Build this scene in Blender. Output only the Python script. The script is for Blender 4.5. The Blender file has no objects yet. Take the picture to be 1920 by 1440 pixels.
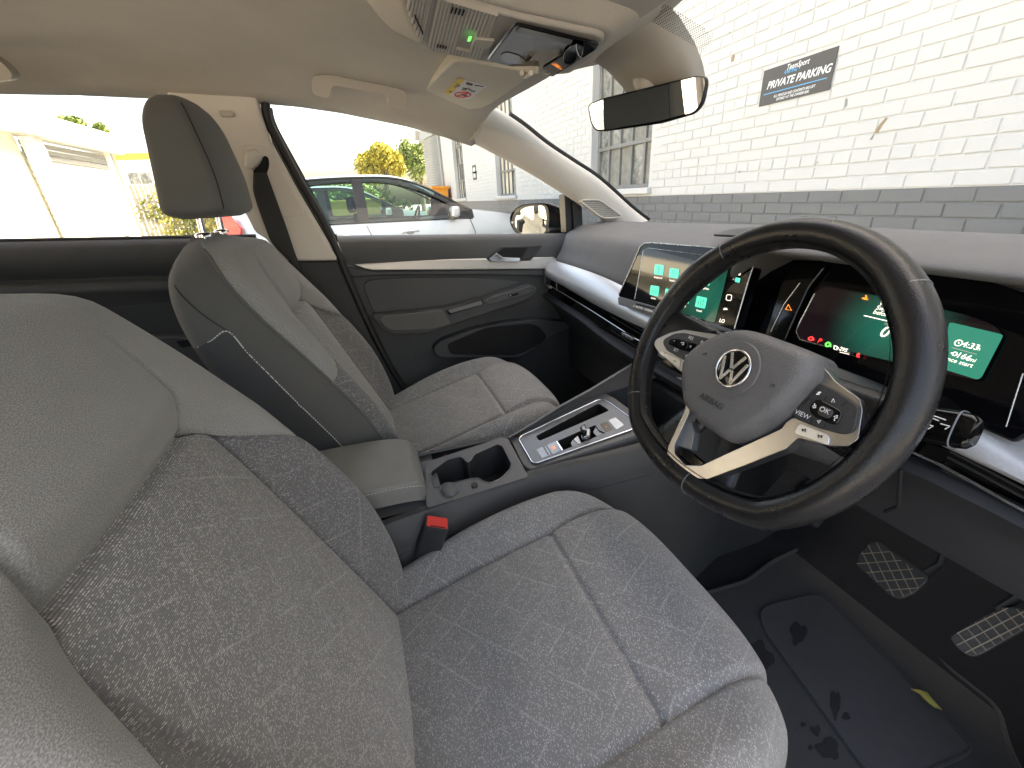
import bpy, bmesh, math, random
from mathutils import Vector as V, Matrix
random.seed(7)
SC = bpy.context.scene
COL = SC.collection
# ------------------------------------------------------------------ camera
PITCH, YAW, ROLL, FPX = math.radians(24.0), math.radians(17.47), math.radians(-3.4), 793.0
CAM = V((0.735, 0.0, 1.06))
_h = V((-math.cos(YAW), math.sin(YAW), 0)); _z = V((0, 0, 1)); _r = _h.cross(_z)
_u = _h*math.sin(PITCH) + _z*math.cos(PITCH)
CW = _h*math.cos(PITCH) - _z*math.sin(PITCH)
CR = _r*math.cos(ROLL) + _u*math.sin(ROLL)
CU = -_r*math.sin(ROLL) + _u*math.cos(ROLL)
cd = bpy.data.cameras.new('camera'); cam = bpy.data.objects.new('camera', cd); COL.objects.link(cam)
cd.sensor_width = 36; cd.sensor_fit = 'HORIZONTAL'; cd.lens = FPX/1920*36
cd.clip_start = 0.02; cd.clip_end = 1000
M3 = Matrix((CR, CU, -CW)).transposed()
cam.matrix_world = Matrix.Translation(CAM) @ M3.to_4x4()
SC.camera = cam
# ------------------------------------------------------------------ light
SUN_EL, SUN_AZ = math.radians(48), math.radians(-8)     # azimuth measured from +y towards +x
world = bpy.data.worlds.new('World'); SC.world = world; world.use_nodes = True
wn = world.node_tree.nodes; wl = world.node_tree.links
bg = wn['Background']; sky = wn.new('ShaderNodeTexSky'); sky.sky_type = 'NISHITA'; sky.sun_disc = False
sky.sun_elevation = SUN_EL; sky.sun_rotation = SUN_AZ; sky.air_density = 1.0; sky.dust_density = 6.0; sky.ozone_density = 1.0
wl.new(sky.outputs[0], bg.inputs[0]); bg.inputs[1].default_value = 0.15
sd = bpy.data.lights.new('sun', 'SUN'); sd.energy = 4.0; sd.angle = math.radians(0.5); sd.color = (1, .95, .87)
so = bpy.data.objects.new('sun', sd); COL.objects.link(so)
so.rotation_euler = V((math.sin(SUN_AZ)*math.cos(SUN_EL), math.cos(SUN_AZ)*math.cos(SUN_EL), math.sin(SUN_EL))).to_track_quat('Z', 'Y').to_euler()
so.location = (0, 0, 12)
SC.view_settings.view_transform = 'Standard'; SC.view_settings.look = 'None'
SC.view_settings.exposure = 2.85; SC.view_settings.gamma = 1.0
SC.view_settings.use_white_balance = True; SC.view_settings.white_balance_temperature = 8200; SC.view_settings.white_balance_tint = 12
SC.cycles.use_denoising = True
SC.cycles.max_bounces = 10; SC.cycles.diffuse_bounces = 6; SC.cycles.glossy_bounces = 4
SC.cycles.transparent_max_bounces = 12; SC.cycles.transmission_bounces = 6
SC.cycles.sample_clamp_indirect = 6.0
SC.cycles.caustics_reflective = False; SC.cycles.caustics_refractive = False
# ------------------------------------------------------------------ photo pixel -> point on a plane
def ray(px, py): return CR*(px-960) - CU*(py-720) + CW*FPX
def on(px, py, ax, v):
    d = ray(px, py); return CAM + d*((v-CAM[ax])/d[ax])
def RX(px, py, v): return on(px, py, 0, v)
def RY(px, py, v): return on(px, py, 1, v)
def RZ(px, py, v): return on(px, py, 2, v)
def RP(px, py, p0, n):
    d = ray(px, py); return CAM + d*(((p0-CAM).dot(n))/d.dot(n))
def crop(ox, oy, s): return lambda x, y: (ox+x/s, oy+y/s)
# ------------------------------------------------------------------ mesh helpers
def tag(o, label=None, cat=None, group=None, kind=None):
    if label: o['label'] = label
    if cat: o['category'] = cat
    if group: o['group'] = group
    if kind: o['kind'] = kind
    return o
def empty(name, loc=(0, 0, 0), label=None, cat=None, group=None):
    o = bpy.data.objects.new(name, None); o.location = loc; o.empty_display_size = .05; COL.objects.link(o)
    return tag(o, label, cat, group)
def link(name, me, mat=None, parent=None):
    o = bpy.data.objects.new(name, me); COL.objects.link(o)
    if mat is not None and len(me.materials) == 0: me.materials.append(mat)
    if parent is not None:
        o.parent = parent
        L = V((0, 0, 0)); p = parent
        while p is not None: L += p.location; p = p.parent
        o.location = -L if o.data.get('world', 1) else (0, 0, 0)
    return o
def mk(name, verts, faces, mat=None, parent=None, sharp=35, uv=None, local=False):
    me = bpy.data.meshes.new(name); me.from_pydata([tuple(v) for v in verts], [], faces); me.update()
    if sharp is not None:
        me.polygons.foreach_set('use_smooth', [True]*len(me.polygons))
        me.set_sharp_from_angle(angle=math.radians(sharp))
    if uv:
        l = me.uv_layers.new(name='uv')
        for lp in me.loops: l.data[lp.index].uv = uv[lp.vertex_index]
    if local: me['world'] = 0
    return link(name, me, mat, parent)
def bev(o, w, seg=2, ang=30):
    m = o.modifiers.new('bevel', 'BEVEL'); m.width = w; m.segments = seg; m.limit_method = 'ANGLE'; m.angle_limit = math.radians(ang); m.harden_normals = False
    return o
def sub(o, n=1):
    m = o.modifiers.new('sub', 'SUBSURF'); m.levels = n; m.render_levels = n; return o
def solid(o, t, off=0):
    m = o.modifiers.new('solid', 'SOLIDIFY'); m.thickness = t; m.offset = off; return o
def prism(name, pts, vec, mat, parent=None, bevel=0, seg=2, sharp=35):
    n = len(pts); vec = V(vec); pts = [V(p) for p in pts]
    nn = V((0, 0, 0))
    for i in range(n): nn += pts[i].cross(pts[(i+1) % n])
    if nn.dot(vec) > 0: pts = pts[::-1]
    vs = pts + [p+vec for p in pts]
    fs = [list(range(n)), [n+i for i in range(n)][::-1]]
    for i in range(n): j = (i+1) % n; fs.append([j, i, n+i, n+j])
    o = mk(name, vs, fs, mat, parent, sharp)
    if bevel: bev(o, bevel, seg)
    return o
def rounded(pts, r, k=4):
    out = []; n = len(pts); pts = [V(p) for p in pts]
    for i in range(n):
        a, b, c = pts[i-1], pts[i], pts[(i+1) % n]
        rr = r[i] if isinstance(r, (list, tuple)) else r
        d1 = min(rr, (a-b).length*.48); d2 = min(rr, (c-b).length*.48)
        if d1 < 1e-6 or d2 < 1e-6: out.append(b); continue
        p = b+(a-b).normalized()*d1; q = b+(c-b).normalized()*d2
        for j in range(k+1):
            t = j/k; out.append(p*(1-t)**2 + b*2*t*(1-t) + q*t*t)
    return out
def spline(pts, n=8, closed=False):
    pts = [V(p) for p in pts]; m = len(pts); out = []
    rng = range(m if closed else m-1)
    for i in rng:
        g = lambda k: pts[k % m] if closed else pts[max(0, min(m-1, k))]
        p0, p1, p2, p3 = g(i-1), g(i), g(i+1), g(i+2)
        for j in range(n):
            t = j/n
            out.append(.5*((2*p1)+(p2-p0)*t+(2*p0-5*p1+4*p2-p3)*t*t+(3*p1-p0-3*p2+p3)*t**3))
    if not closed: out.append(pts[-1])
    return out
def interp(tab, x):
    if x <= tab[0][0]: return tab[0][1]
    for (a, b), (c, d) in zip(tab, tab[1:]):
        if x <= c: return b+(d-b)*(x-a)/(c-a)
    return tab[-1][1]
def sint(tab, x):
    """smooth (catmull) table lookup"""
    n = len(tab)
    if x <= tab[0][0]: return tab[0][1]
    if x >= tab[-1][0]: return tab[-1][1]
    for i in range(n-1):
        if tab[i][0] <= x <= tab[i+1][0]: break
    t = (x-tab[i][0])/(tab[i+1][0]-tab[i][0])
    def sl(k):
        if k == 0: return (tab[1][1]-tab[0][1])/(tab[1][0]-tab[0][0])
        if k == n-1: return (tab[-1][1]-tab[-2][1])/(tab[-1][0]-tab[-2][0])
        return (tab[k+1][1]-tab[k-1][1])/(tab[k+1][0]-tab[k-1][0])
    h = tab[i+1][0]-tab[i][0]; m0, m1 = sl(i)*h, sl(i+1)*h
    return (2*t**3-3*t*t+1)*tab[i][1]+(t**3-2*t*t+t)*m0+(-2*t**3+3*t*t)*tab[i+1][1]+(t**3-t*t)*m1
def sm(x): x = max(0., min(1., x)); return x*x*(3-2*x)
def tube(name, pts, r, mat, parent=None, closed=False, n=10, flat=1.0, upv=None, caps=True, sharp=50):
    pts = [V(p) for p in pts]; m = len(pts); vs = []; fs = []
    up = V(upv) if upv is not None else None; prev = None
    for i, p in enumerate(pts):
        a = pts[(i-1) % m] if closed or i else p; b = pts[(i+1) % m] if closed or i < m-1 else p
        t = (b-a).normalized()
        if up is not None: x = up.cross(t).normalized()
        else:
            if prev is None: prev = V((0, 0, 1)) if abs(t.z) < .9 else V((1, 0, 0))
            x = prev - t*prev.dot(t); x.normalize(); prev = x
        y = t.cross(x)
        rr = r[i] if isinstance(r, (list, tuple)) else r
        for k in range(n):
            a_ = 2*math.pi*k/n; vs.append(p + x*math.cos(a_)*rr + y*math.sin(a_)*rr*flat)
    for i in range(m if closed else m-1):
        j = (i+1) % m
        for k in range(n):
            l = (k+1) % n; fs.append([i*n+k, i*n+l, j*n+l, j*n+k])
    if caps and not closed: fs += [list(range(n))[::-1], [(m-1)*n+k for k in range(n)]]
    return mk(name, vs, fs, mat, parent, sharp)
def loft(name, rows, mat, parent=None, closed=False, caps=False, sharp=40, flip=False, uv=None):
    """rows: list of equally long point lists"""
    m = len(rows); n = len(rows[0]); vs = [p for r in rows for p in r]; fs = []
    for i in range(m-1):
        for k in range(n if closed else n-1):
            l = (k+1) % n; f = [i*n+k, i*n+l, (i+1)*n+l, (i+1)*n+k]; fs.append(f[::-1] if flip else f)
    if caps: fs += [list(range(n))[::-1], [(m-1)*n+k for k in range(n)]]
    return mk(name, vs, fs, mat, parent, sharp, uv)
def box(name, c, s, mat, parent=None, bevel=0, rot=None, seg=2):
    c = V(c); vs = []
    for x in (-.5, .5):
        for y in (-.5, .5):
            for z in (-.5, .5):
                p = V((x*s[0], y*s[1], z*s[2]))
                if rot is not None: p = rot @ p
                vs.append(c+p)
    fs = [[0, 1, 3, 2], [4, 6, 7, 5], [0, 4, 5, 1], [2, 3, 7, 6], [0, 2, 6, 4], [1, 5, 7, 3]]
    o = mk(name, vs, fs, mat, parent, 35)
    if bevel: bev(o, bevel, seg)
    return o
def dome(name, loop, lift, mat, parent=None, sharp=60, cen=None):
    """closed loop, lift: list of (scale, offset vector)"""
    c = cen if cen is not None else sum(loop, V((0, 0, 0)))/len(loop); n = len(loop)
    rows = [[c+(p-c)*s+V(o) for p in loop] for s, o in lift]
    vs = [p for r in rows for p in r]; fs = []
    for i in range(len(rows)-1):
        for k in range(n):
            l = (k+1) % n; fs.append([i*n+k, i*n+l, (i+1)*n+l, (i+1)*n+k])
    vs.append(c+V(lift[-1][1])); e = len(vs)-1; b = (len(rows)-1)*n
    for k in range(n): fs.append([b+k, b+(k+1) % n, e])
    return mk(name, vs, fs, mat, parent, sharp)
def text(name, body, size, mat, pos, right, up, parent=None, ext=0.0, align='CENTER', shear=0.0, sx=1.0, bold=0.0):
    cu = bpy.data.curves.new(name, 'FONT'); cu.body = body; cu.size = size; cu.extrude = ext; cu.align_x = align; cu.align_y = 'CENTER'
    cu.shear = shear; cu.offset = bold; cu.resolution_u = 3
    t = bpy.data.objects.new(name, cu); COL.objects.link(t)
    dg = bpy.context.evaluated_depsgraph_get(); dg.update()
    me = bpy.data.meshes.new_from_object(t.evaluated_get(dg))
    bpy.data.objects.remove(t); bpy.data.curves.remove(cu)
    right = V(right).normalized(); up = V(up); up = (up-right*up.dot(right)).normalized(); nn = right.cross(up)
    mt = Matrix((right*sx, up, nn)).transposed().to_4x4(); mt.translation = V(pos)
    me.transform(mt); me.materials.clear(); me.name = name
    return link(name, me, mat, parent)
def copy_tree(o, parent=None):
    c = o.copy(); COL.objects.link(c)
    if parent is not None: c.parent = parent
    for ch in [x for x in bpy.data.objects if x.parent == o]: copy_tree(ch, c)
    return c
# ------------------------------------------------------------------ materials
class NT:
    def __init__(s, name):
        s.m = bpy.data.materials.new(name); s.m.use_nodes = True
        s.t = s.m.node_tree; s.n = s.t.nodes; s.l = s.t.links; s.b = s.n['Principled BSDF']; s.o = s.n['Material Output']
    def new(s, t, **k):
        q = s.n.new('ShaderNode'+t)
        for a, v in k.items(): setattr(q, a, v)
        return q
    def put(s, sock, v):
        if hasattr(v, 'is_output') or isinstance(v, bpy.types.NodeSocket): s.l.new(v, sock)
        else:
            try: sock.default_value = v
            except Exception: sock.default_value = tuple(v)+(1,) if hasattr(v, '__len__') and len(v) == 3 else v
    def math(s, op, a, b=0.0, c=0.0, clamp=False):
        q = s.new('Math', operation=op); q.use_clamp = clamp
        s.put(q.inputs[0], a); s.put(q.inputs[1], b); s.put(q.inputs[2], c); return q.outputs[0]
    def mix(s, f, a, b, mode='MIX'):
        q = s.new('Mix', data_type='RGBA', blend_type=mode)
        s.put(q.inputs[0], f)
        for i, v in ((6, a), (7, b)):
            if isinstance(v, bpy.types.NodeSocket): s.l.new(v, q.inputs[i])
            else: q.inputs[i].default_value = tuple(v)+(1,) if len(v) == 3 else v
        return q.outputs[2]
    def noise(s, vec, scale, detail=2.0, rough=.5, out=0):
        q = s.new('TexNoise'); s.put(q.inputs['Scale'], scale); s.put(q.inputs['Detail'], detail); s.put(q.inputs['Roughness'], rough)
        if vec is not None: s.l.new(vec, q.inputs['Vector'])
        return q.outputs[out]
    def ramp(s, v, a, b):
        q = s.new('MapRange'); q.interpolation_type = 'SMOOTHSTEP'; s.put(q.inputs[0], v); q.inputs[1].default_value = a; q.inputs[2].default_value = b
        return q.outputs[0]
    def pos(s): return s.new('NewGeometry').outputs['Position']
    def obj(s): return s.new('TexCoord').outputs['Object']
    def uv(s): return s.new('TexCoord').outputs['UV']
    def bump(s, h, strength, dist=.001):
        q = s.new('Bump'); q.inputs['Strength'].default_value = strength; q.inputs['Distance'].default_value = dist
        s.l.new(h, q.inputs['Height']); s.l.new(q.outputs[0], s.b.inputs['Normal']); return q
    def col(s, c): s.put(s.b.inputs['Base Color'], c)
    def set(s, rough=None, metal=None, spec=None, **k):
        if rough is not None: s.put(s.b.inputs['Roughness'], rough)
        if metal is not None: s.put(s.b.inputs['Metallic'], metal)
        if spec is not None: s.put(s.b.inputs['Specular IOR Level'], spec)
        for a, v in k.items(): s.put(s.b.inputs[a.replace('_', ' ')], v)
def rgb(c): return (c, c, c) if not hasattr(c, '__len__') else tuple(c)
def plain(name, c, rough=.5, metal=0., grain=0., gscale=900, var=.08, vscale=8, spec=.5, dust=0.0, coat=0.0):
    k = NT(name); c = rgb(c); p = k.pos()
    nz = k.noise(p, vscale, 4, .6)
    d = tuple(x*(1-var) for x in c); e = tuple(min(1, x*(1+var)) for x in c)
    cc = k.mix(nz, d, e)
    if dust:
        dz = k.ramp(k.noise(p, 22, 6, .7), .55, .8); cc = k.mix(k.math('MULTIPLY', dz, dust), cc, (.35, .34, .32))
    k.col(cc)
    rz = k.noise(p, vscale*3, 3); k.set(k.math('MULTIPLY_ADD', rz, .16, rough-.08), metal, spec)
    if coat: k.set(Coat_Weight=coat, Coat_Roughness=.08)
    if grain:
        g = k.new('TexVoronoi'); g.inputs['Scale'].default_value = gscale; k.l.new(p, g.inputs['Vector'])
        k.bump(g.outputs['Distance'], grain, .0006)
    return k.m
def emis(name, c, s):
    k = NT(name); k.col((0, 0, 0)); k.set(.3); k.put(k.b.inputs['Emission Color'], tuple(c)+(1,)); k.set(Emission_Strength=s); return k.m
def glass(name, tint=(.93, .97, .95), refl=1.0, dirt=0.0):
    k = NT(name); tr = k.new('BsdfTransparent'); tr.inputs[0].default_value = tuple(tint)+(1,)
    gl = k.new('BsdfGlossy'); gl.inputs[1].default_value = .02
    fr = k.new('Fresnel'); fr.inputs[0].default_value = 1.45
    f = k.math('MULTIPLY', fr.outputs[0], refl, clamp=True)
    mx = k.new('MixShader'); k.l.new(f, mx.inputs[0]); k.l.new(tr.outputs[0], mx.inputs[1]); k.l.new(gl.outputs[0], mx.inputs[2])
    out = mx.outputs[0]
    if dirt:
        df = k.new('BsdfDiffuse'); df.inputs[0].default_value = (.7, .7, .68, 1)
        m2 = k.new('MixShader'); k.l.new(k.math('MULTIPLY', k.ramp(k.noise(k.pos(), 60, 6, .7), .55, .85), dirt), m2.inputs[0])
        k.l.new(out, m2.inputs[1]); k.l.new(df.outputs[0], m2.inputs[2]); out = m2.outputs[0]
    k.l.new(out, k.o.inputs[0]); return k.m
def fabric(name, base, fleck, dens, diamond=.0, rib=.00135, dash=.0014, mott=.22):
    """woven cloth: ribs across the seat with pale broken threads and a faint crossed line pattern; uv in metres"""
    k = NT(name); uv = k.uv(); sp = k.new('SeparateXYZ'); k.l.new(uv, sp.inputs[0]); u, s = sp.outputs[0], sp.outputs[1]
    wv = k.noise(uv, 14, 2); s2 = k.math('MULTIPLY_ADD', wv, .004, s)
    ri = k.math('DIVIDE', s2, rib); row = k.math('FLOOR', ri); fr = k.math('FRACT', ri)
    prof = k.math('SUBTRACT', 1.0, k.math('MULTIPLY', k.math('ABSOLUTE', k.math('SUBTRACT', fr, .5)), 2.0))
    off = k.new('TexWhiteNoise', noise_dimensions='1D'); k.l.new(row, off.inputs['W'])
    cu_ = k.math('ADD', k.math('DIVIDE', u, dash), k.math('MULTIPLY', off.outputs['Value'], 17.3))
    ci = k.math('FLOOR', cu_); cf = k.math('FRACT', cu_)
    cv = k.new('CombineXYZ'); k.l.new(ci, cv.inputs[0]); k.l.new(row, cv.inputs[1])
    wn_ = k.new('TexWhiteNoise', noise_dimensions='2D'); k.l.new(cv.outputs[0], wn_.inputs['Vector'])
    cv3 = k.new('CombineXYZ'); k.l.new(k.math('ADD', ci, 91.7), cv3.inputs[0]); k.l.new(row, cv3.inputs[1]); wn2 = k.new('TexWhiteNoise', noise_dimensions='2D'); k.l.new(cv3.outputs[0], wn2.inputs['Vector'])
    den = k.math('MULTIPLY_ADD', k.math('SUBTRACT', k.noise(uv, 30, 3), .5), .35, dens)
    if diamond:
        lines = None
        for a, b, per, wd in ((1.0, .62, .060, .034), (-.80, 1.0, .068, .032)):
            t = k.math('ADD', k.math('MULTIPLY', u, a), k.math('MULTIPLY', s, b))
            t = k.math('ADD', t, k.math('MULTIPLY', k.math('SUBTRACT', k.noise(uv, 9, 1), .5), .012))
            t = k.math('DIVIDE', t, per); d = k.math('ABSOLUTE', k.math('SUBTRACT', k.math('FRACT', t), .5))
            ln = k.math('SUBTRACT', 1.0, k.ramp(d, wd*.35, wd))
            cv2 = k.new('CombineXYZ'); k.l.new(k.math('FLOOR', t), cv2.inputs[0])
            tt = k.math('SUBTRACT', k.math('MULTIPLY', u, b), k.math('MULTIPLY', s, a)); k.l.new(k.math('FLOOR', k.math('DIVIDE', tt, .045)), cv2.inputs[1])
            w3 = k.new('TexWhiteNoise', noise_dimensions='2D'); k.l.new(cv2.outputs[0], w3.inputs['Vector'])
            ln = k.math('MULTIPLY', ln, k.ramp(w3.outputs['Value'], .25, .7))
            lines = ln if lines is None else k.math('MAXIMUM', lines, ln)
        den = k.math('MULTIPLY_ADD', lines, diamond, den)
    hit = k.math('LESS_THAN', wn_.outputs['Value'], den)
    shp = k.math('MULTIPLY', k.ramp(prof, .25, .7), k.math('LESS_THAN', cf, .8))
    fl = k.math('MULTIPLY', hit, shp)
    br = k.math('MULTIPLY', fl, k.math('MULTIPLY_ADD', k.math('POWER', wn2.outputs['Value'], 1.6), .85, .12), clamp=True)
    base = rgb(base); mo = k.noise(uv, 26, 5, .65)
    b1 = k.mix(mo, tuple(x*(1-mott) for x in base), tuple(x*(1+mott) for x in base))
    b2 = k.mix(k.math('MULTIPLY', k.ramp(prof, .0, .6), .55), tuple(x*.45 for x in base), b1)
    if diamond: b2 = k.mix(k.math('MULTIPLY', lines, .10), b2, rgb(fleck))
    st = k.ramp(k.noise(uv, 7, 5, .7), .62, .85); b2 = k.mix(k.math('MULTIPLY', st, .18), b2, (.42, .42, .40))
    k.col(k.mix(br, b2, rgb(fleck)))
    k.set(.9, 0, .15, Sheen_Weight=.25, Sheen_Roughness=.5)
    k.bump(k.math('ADD', prof, k.math('MULTIPLY', fl, .6)), .5, .0008)
    return k.m
def cloth(name, base, scale=1400, mott=.2, streak=0.0, spec=.12, bump=.4):
    k = NT(name); p = k.uv() if streak else k.pos(); base = rgb(base)
    if streak:
        mp = k.new('Mapping'); mp.inputs['Scale'].default_value = (scale*.55, scale, 1); k.l.new(p, mp.inputs[0]); w = k.noise(mp.outputs[0], 1.0, 2)
    else: w = k.noise(p, scale, 2)
    mo = k.noise(p, 45, 5, .7)
    c = k.mix(mo, tuple(x*(1-mott) for x in base), tuple(x*(1+mott) for x in base))
    c = k.mix(k.ramp(w, .38, .68), tuple(x*.55 for x in base), c) if streak else k.mix(k.math('MULTIPLY', k.ramp(w, .3, .7), .5), tuple(x*.75 for x in base), c)
    c = k.mix(k.math('MULTIPLY', k.ramp(k.noise(k.pos(), 7, 4, .6), .35, .75), .5), c, tuple(x*(1-mott) for x in base))
    k.col(c); k.set(.92, 0, spec, Sheen_Weight=.2); k.bump(w, bump, .0008); return k.m
def leather(name, base, rough=.45, cell=420, b=.35, wear=0.0):
    k = NT(name); p = k.pos(); base = rgb(base)
    v = k.new('TexVoronoi'); v.inputs['Scale'].default_value = cell; k.l.new(p, v.inputs['Vector'])
    nz = k.noise(p, 12, 4)
    k.col(k.mix(nz, tuple(x*.85 for x in base), tuple(x*1.15 for x in base)))
    r = k.math('MULTIPLY_ADD', k.noise(p, 30, 5, .65), .42, rough-.21)
    k.set(r, 0, .4); k.bump(v.outputs['Distance'], b, .0008); return k.m
M = {}
M['headliner'] = cloth('headliner_cloth', (.70, .65, .555), 900, .05, bump=.25)
M['beige'] = plain('beige_plastic', (.72, .675, .60), .55, grain=.25, gscale=1300, var=.04)
M['beige2'] = plain('beige_grey_plastic', (.50, .465, .405), .5, grain=.2, gscale=1300, var=.04)
M['visor'] = plain('visor_vinyl', (.64, .60, .50), .6, grain=.15, gscale=1600, var=.04)
M['dash'] = plain('dash_soft', (.10, .102, .105), .62, grain=.5, gscale=700, var=.1, dust=.06)
M['dashtop'] = plain('dash_top', (.125, .122, .118), .66, grain=.5, gscale=700, var=.1, dust=.10)
M['door'] = plain('door_plastic', (.052, .054, .055), .55, grain=.5, gscale=800, var=.12, dust=.03)
M['doorsoft'] = plain('door_soft', (.068, .070, .071), .6, grain=.4, gscale=800, var=.1, dust=.03)
M['dark'] = plain('dark_plastic', (.028, .029, .031), .55, grain=.4, gscale=800, var=.12)
M['console'] = plain('console_plastic', (.12, .122, .124), .48, grain=.5, gscale=900, var=.1, dust=.05)
M['consoledark'] = plain('console_side', (.048, .049, .050), .55, grain=.5, gscale=900, var=.12, dust=.03)
M['panel'] = plain('panel_grey', (.16, .17, .18), .34, .3, grain=.1, gscale=1500, var=.05)
M['rubber'] = plain('black_rubber', .012, .5, var=.2)
M['blackgloss'] = plain('black_gloss', .004, .07, var=.1, spec=.4)
M['cavity'] = plain('cavity_black', .004, .8)
M['chrome'] = plain('chrome', (.75, .76, .78), .12, 1.0, var=.03)
M['satin'] = plain('satin_silver', (.46, .46, .455), .27, .95, var=.05, vscale=20)
k = NT('wheel_silver'); k.col((.42, .425, .43)); k.set(.30, 1.0); M['wsilver'] = k.m
M['carpet'] = cloth('carpet', (.020, .020, .022), 700, .4, bump=1.0)
M['mat'] = cloth('mat_carpet', (.062, .062, .062), 800, .35, bump=1.0)
M['pad'] = cloth('heel_pad_felt', (.080, .079, .080), 900, .4, bump=.6)
M['damp'] = cloth('damp_patch', (.026, .026, .027), 900, .4, bump=.6)
M['rim'] = leather('wheel_leather', (.012, .012, .0125), .31, 600, .18)
M['rimin'] = leather('wheel_leather_grip', (.028, .027, .026), .55, 450, .8)
M['airbag'] = leather('airbag_cover', (.11, .11, .112), .5, 480, .55)
M['stitchblack'] = plain('black_thread', .004, .6)
M['stitch'] = plain('white_thread', (.72, .72, .70), .6)
M['vinyl'] = leather('seat_vinyl', (.095, .096, .094), .55, 500, .25)
M['vinyldark'] = leather('seat_vinyl_dark', (.060, .061, .062), .6, 500, .25)
M['sidecloth'] = cloth('side_cloth', (.140, .140, .132), 1300, .08, bump=.3)
M['hrcloth'] = cloth('headrest_cloth', (.165, .170, .160), 1500, .06, bump=.25)
M['insert'] = fabric('insert_weave', (.30, .30, .29), (.70, .66, .64), .50, .32, .0015, .0016)
M['bolster'] = fabric('bolster_weave', (.225, .223, .22), (.58, .57, .56), .34, .36, .0012, .0014)
M['cushion'] = fabric('cushion_weave', (.285, .286, .284), (.62, .63, .63), .36, .36, .0013, .0016)
M['shoulder'] = cloth('shoulder_cloth', (.37, .368, .35), 1300, .16, streak=1, bump=.6)
M['armvinyl'] = leather('armrest_vinyl', (.20, .20, .187), .55, 420, .25)
M['belt'] = plain('belt_webbing', .022, .6, grain=.6, gscale=1200)
M['red'] = plain('red_plastic', (.75, .06, .05), .4, var=.06)
M['glass'] = glass('window_glass', (.93, .97, .95), .8)
M['windscreen'] = glass('windscreen_glass', (.96, .985, .97), .35)
M['carglass'] = glass('tinted_glass', (.62, .80, .73), 1.0)
k = NT('mirror_silver'); k.col((.86, .88, .88)); k.set(.01, 1.0); M['mirror'] = k.m
k = NT('brushed_trim'); p = k.pos(); mp = k.new('Mapping'); mp.inputs['Scale'].default_value = (260, 900, 900); k.l.new(p, mp.inputs[0])
w = k.noise(mp.outputs[0], 1.0, 3); k.col(k.mix(w, (.50, .51, .52), (.72, .73, .74))); k.set(k.math('MULTIPLY_ADD', w, .12, .30), .55, .5); k.bump(w, .15, .0004); M['trim'] = k.m
k = NT('door_trim'); p = k.pos(); mp = k.new('Mapping'); mp.inputs['Scale'].default_value = (900, 200, 900); k.l.new(p, mp.inputs[0])
w = k.noise(mp.outputs[0], 1.0, 3); k.col(k.mix(w, (.52, .50, .47), (.70, .68, .64))); k.set(.36, .45, .5); k.bump(w, .15, .0004); M['doortrim'] = k.m
M['teal'] = emis('screen_teal', (.03, .62, .47), .27)
M['tealdim'] = emis('screen_teal_dim', (.012, .17, .13), .16)
M['tealmid'] = emis('screen_teal_mid', (.02, .33, .26), .13)
M['tealdark'] = emis('screen_icon_dark', (.005, .14, .11), .1)
M['white_e'] = emis('screen_white', (1, 1, 1), .30)
M['grey_e'] = emis('screen_grey', (.5, .5, .52), .14)
M['red_e'] = emis('lamp_red', (1, .05, .06), .32)
M['green_e'] = emis('lamp_green', (.08, .9, .15), .30)
M['amber_e'] = emis('lamp_amber', (1, .30, .05), .30)
M['print'] = plain('white_print', (.75, .76, .76), .5)
M['printgrey'] = plain('grey_print', (.42, .43, .43), .5)
M['screenblack'] = plain('screen_black', (.003, .003, .004), .045, var=.1, spec=.28)
# cluster screen: dark glass showing a green glow that fades with distance from its middle (an emitting screen)
def glow_screen(name, c, rad, colour, base, s):
    k = NT(name); d = k.new('VectorMath', operation='DISTANCE'); k.l.new(k.pos(), d.inputs[0]); d.inputs[1].default_value = c
    f = k.math('SUBTRACT', 1.0, k.ramp(d.outputs['Value'], 0.0, rad)); k.col((.003, .003, .004)); k.set(.05, 0, .5)
    k.put(k.b.inputs['Emission Color'], k.mix(f, base, colour)); k.set(Emission_Strength=s); return k.m
# ================================================================== OUTSIDE
GZ = -0.07
k = NT('asphalt'); p = k.pos(); n1 = k.noise(p, 3, 5); n2 = k.noise(p, 180, 3)
k.col(k.mix(n1, (.30, .29, .27), (.38, .37, .35))); k.set(.9, 0, .2); k.bump(n2, .5, .006)
tag(mk('ground', [(-150, -150, GZ), (150, -150, GZ), (150, 150, GZ), (-150, 150, GZ)], [[0, 1, 2, 3]], k.m, None, None), kind='structure')
def paint(name, c, d):
    k = NT(name); p = k.pos(); a = k.noise(p, 2.2, 6, .7); b = k.ramp(k.noise(p, 9, 6, .75), .62, .8)
    c1 = k.mix(a, tuple(x*.93 for x in c), c); c1 = k.mix(k.math('MULTIPLY', b, d), c1, tuple(x*.72 for x in c))
    k.col(c1); k.set(.6, 0, .3); k.bump(k.noise(p, 160, 4, .7), .35, .004); return k.m
M['wwall'] = paint('white_wall_paint', (.60, .60, .58), .35)
M['gwall'] = paint('grey_wall_paint', (.168, .174, .174), .4)
WY = 2.95; ZB = .975; CH = .075; BL = .225
brick_wall = empty('brick_building', (-6, 3, GZ), 'long white painted brick building with grey base behind the windscreen', 'building')
WINS = [(-4.72, -3.46), (-8.91, -7.66), (-13.10, -11.85)]; WZ0, WZ1 = 1.06, 3.0
def wall_seg(x0, x1, z0, z1, name='wall', y=WY+.006):
    m = M['gwall'] if z1 <= ZB+.001 else M['wwall']
    box(name, ((x0+x1)/2, y+.15, (z0+z1)/2), (x1-x0, .3, z1-z0), m, brick_wall)
wall_seg(-15, 6, GZ, ZB, 'wall_base')
wall_seg(-15, 6, ZB, WZ0, 'wall_band')
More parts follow.
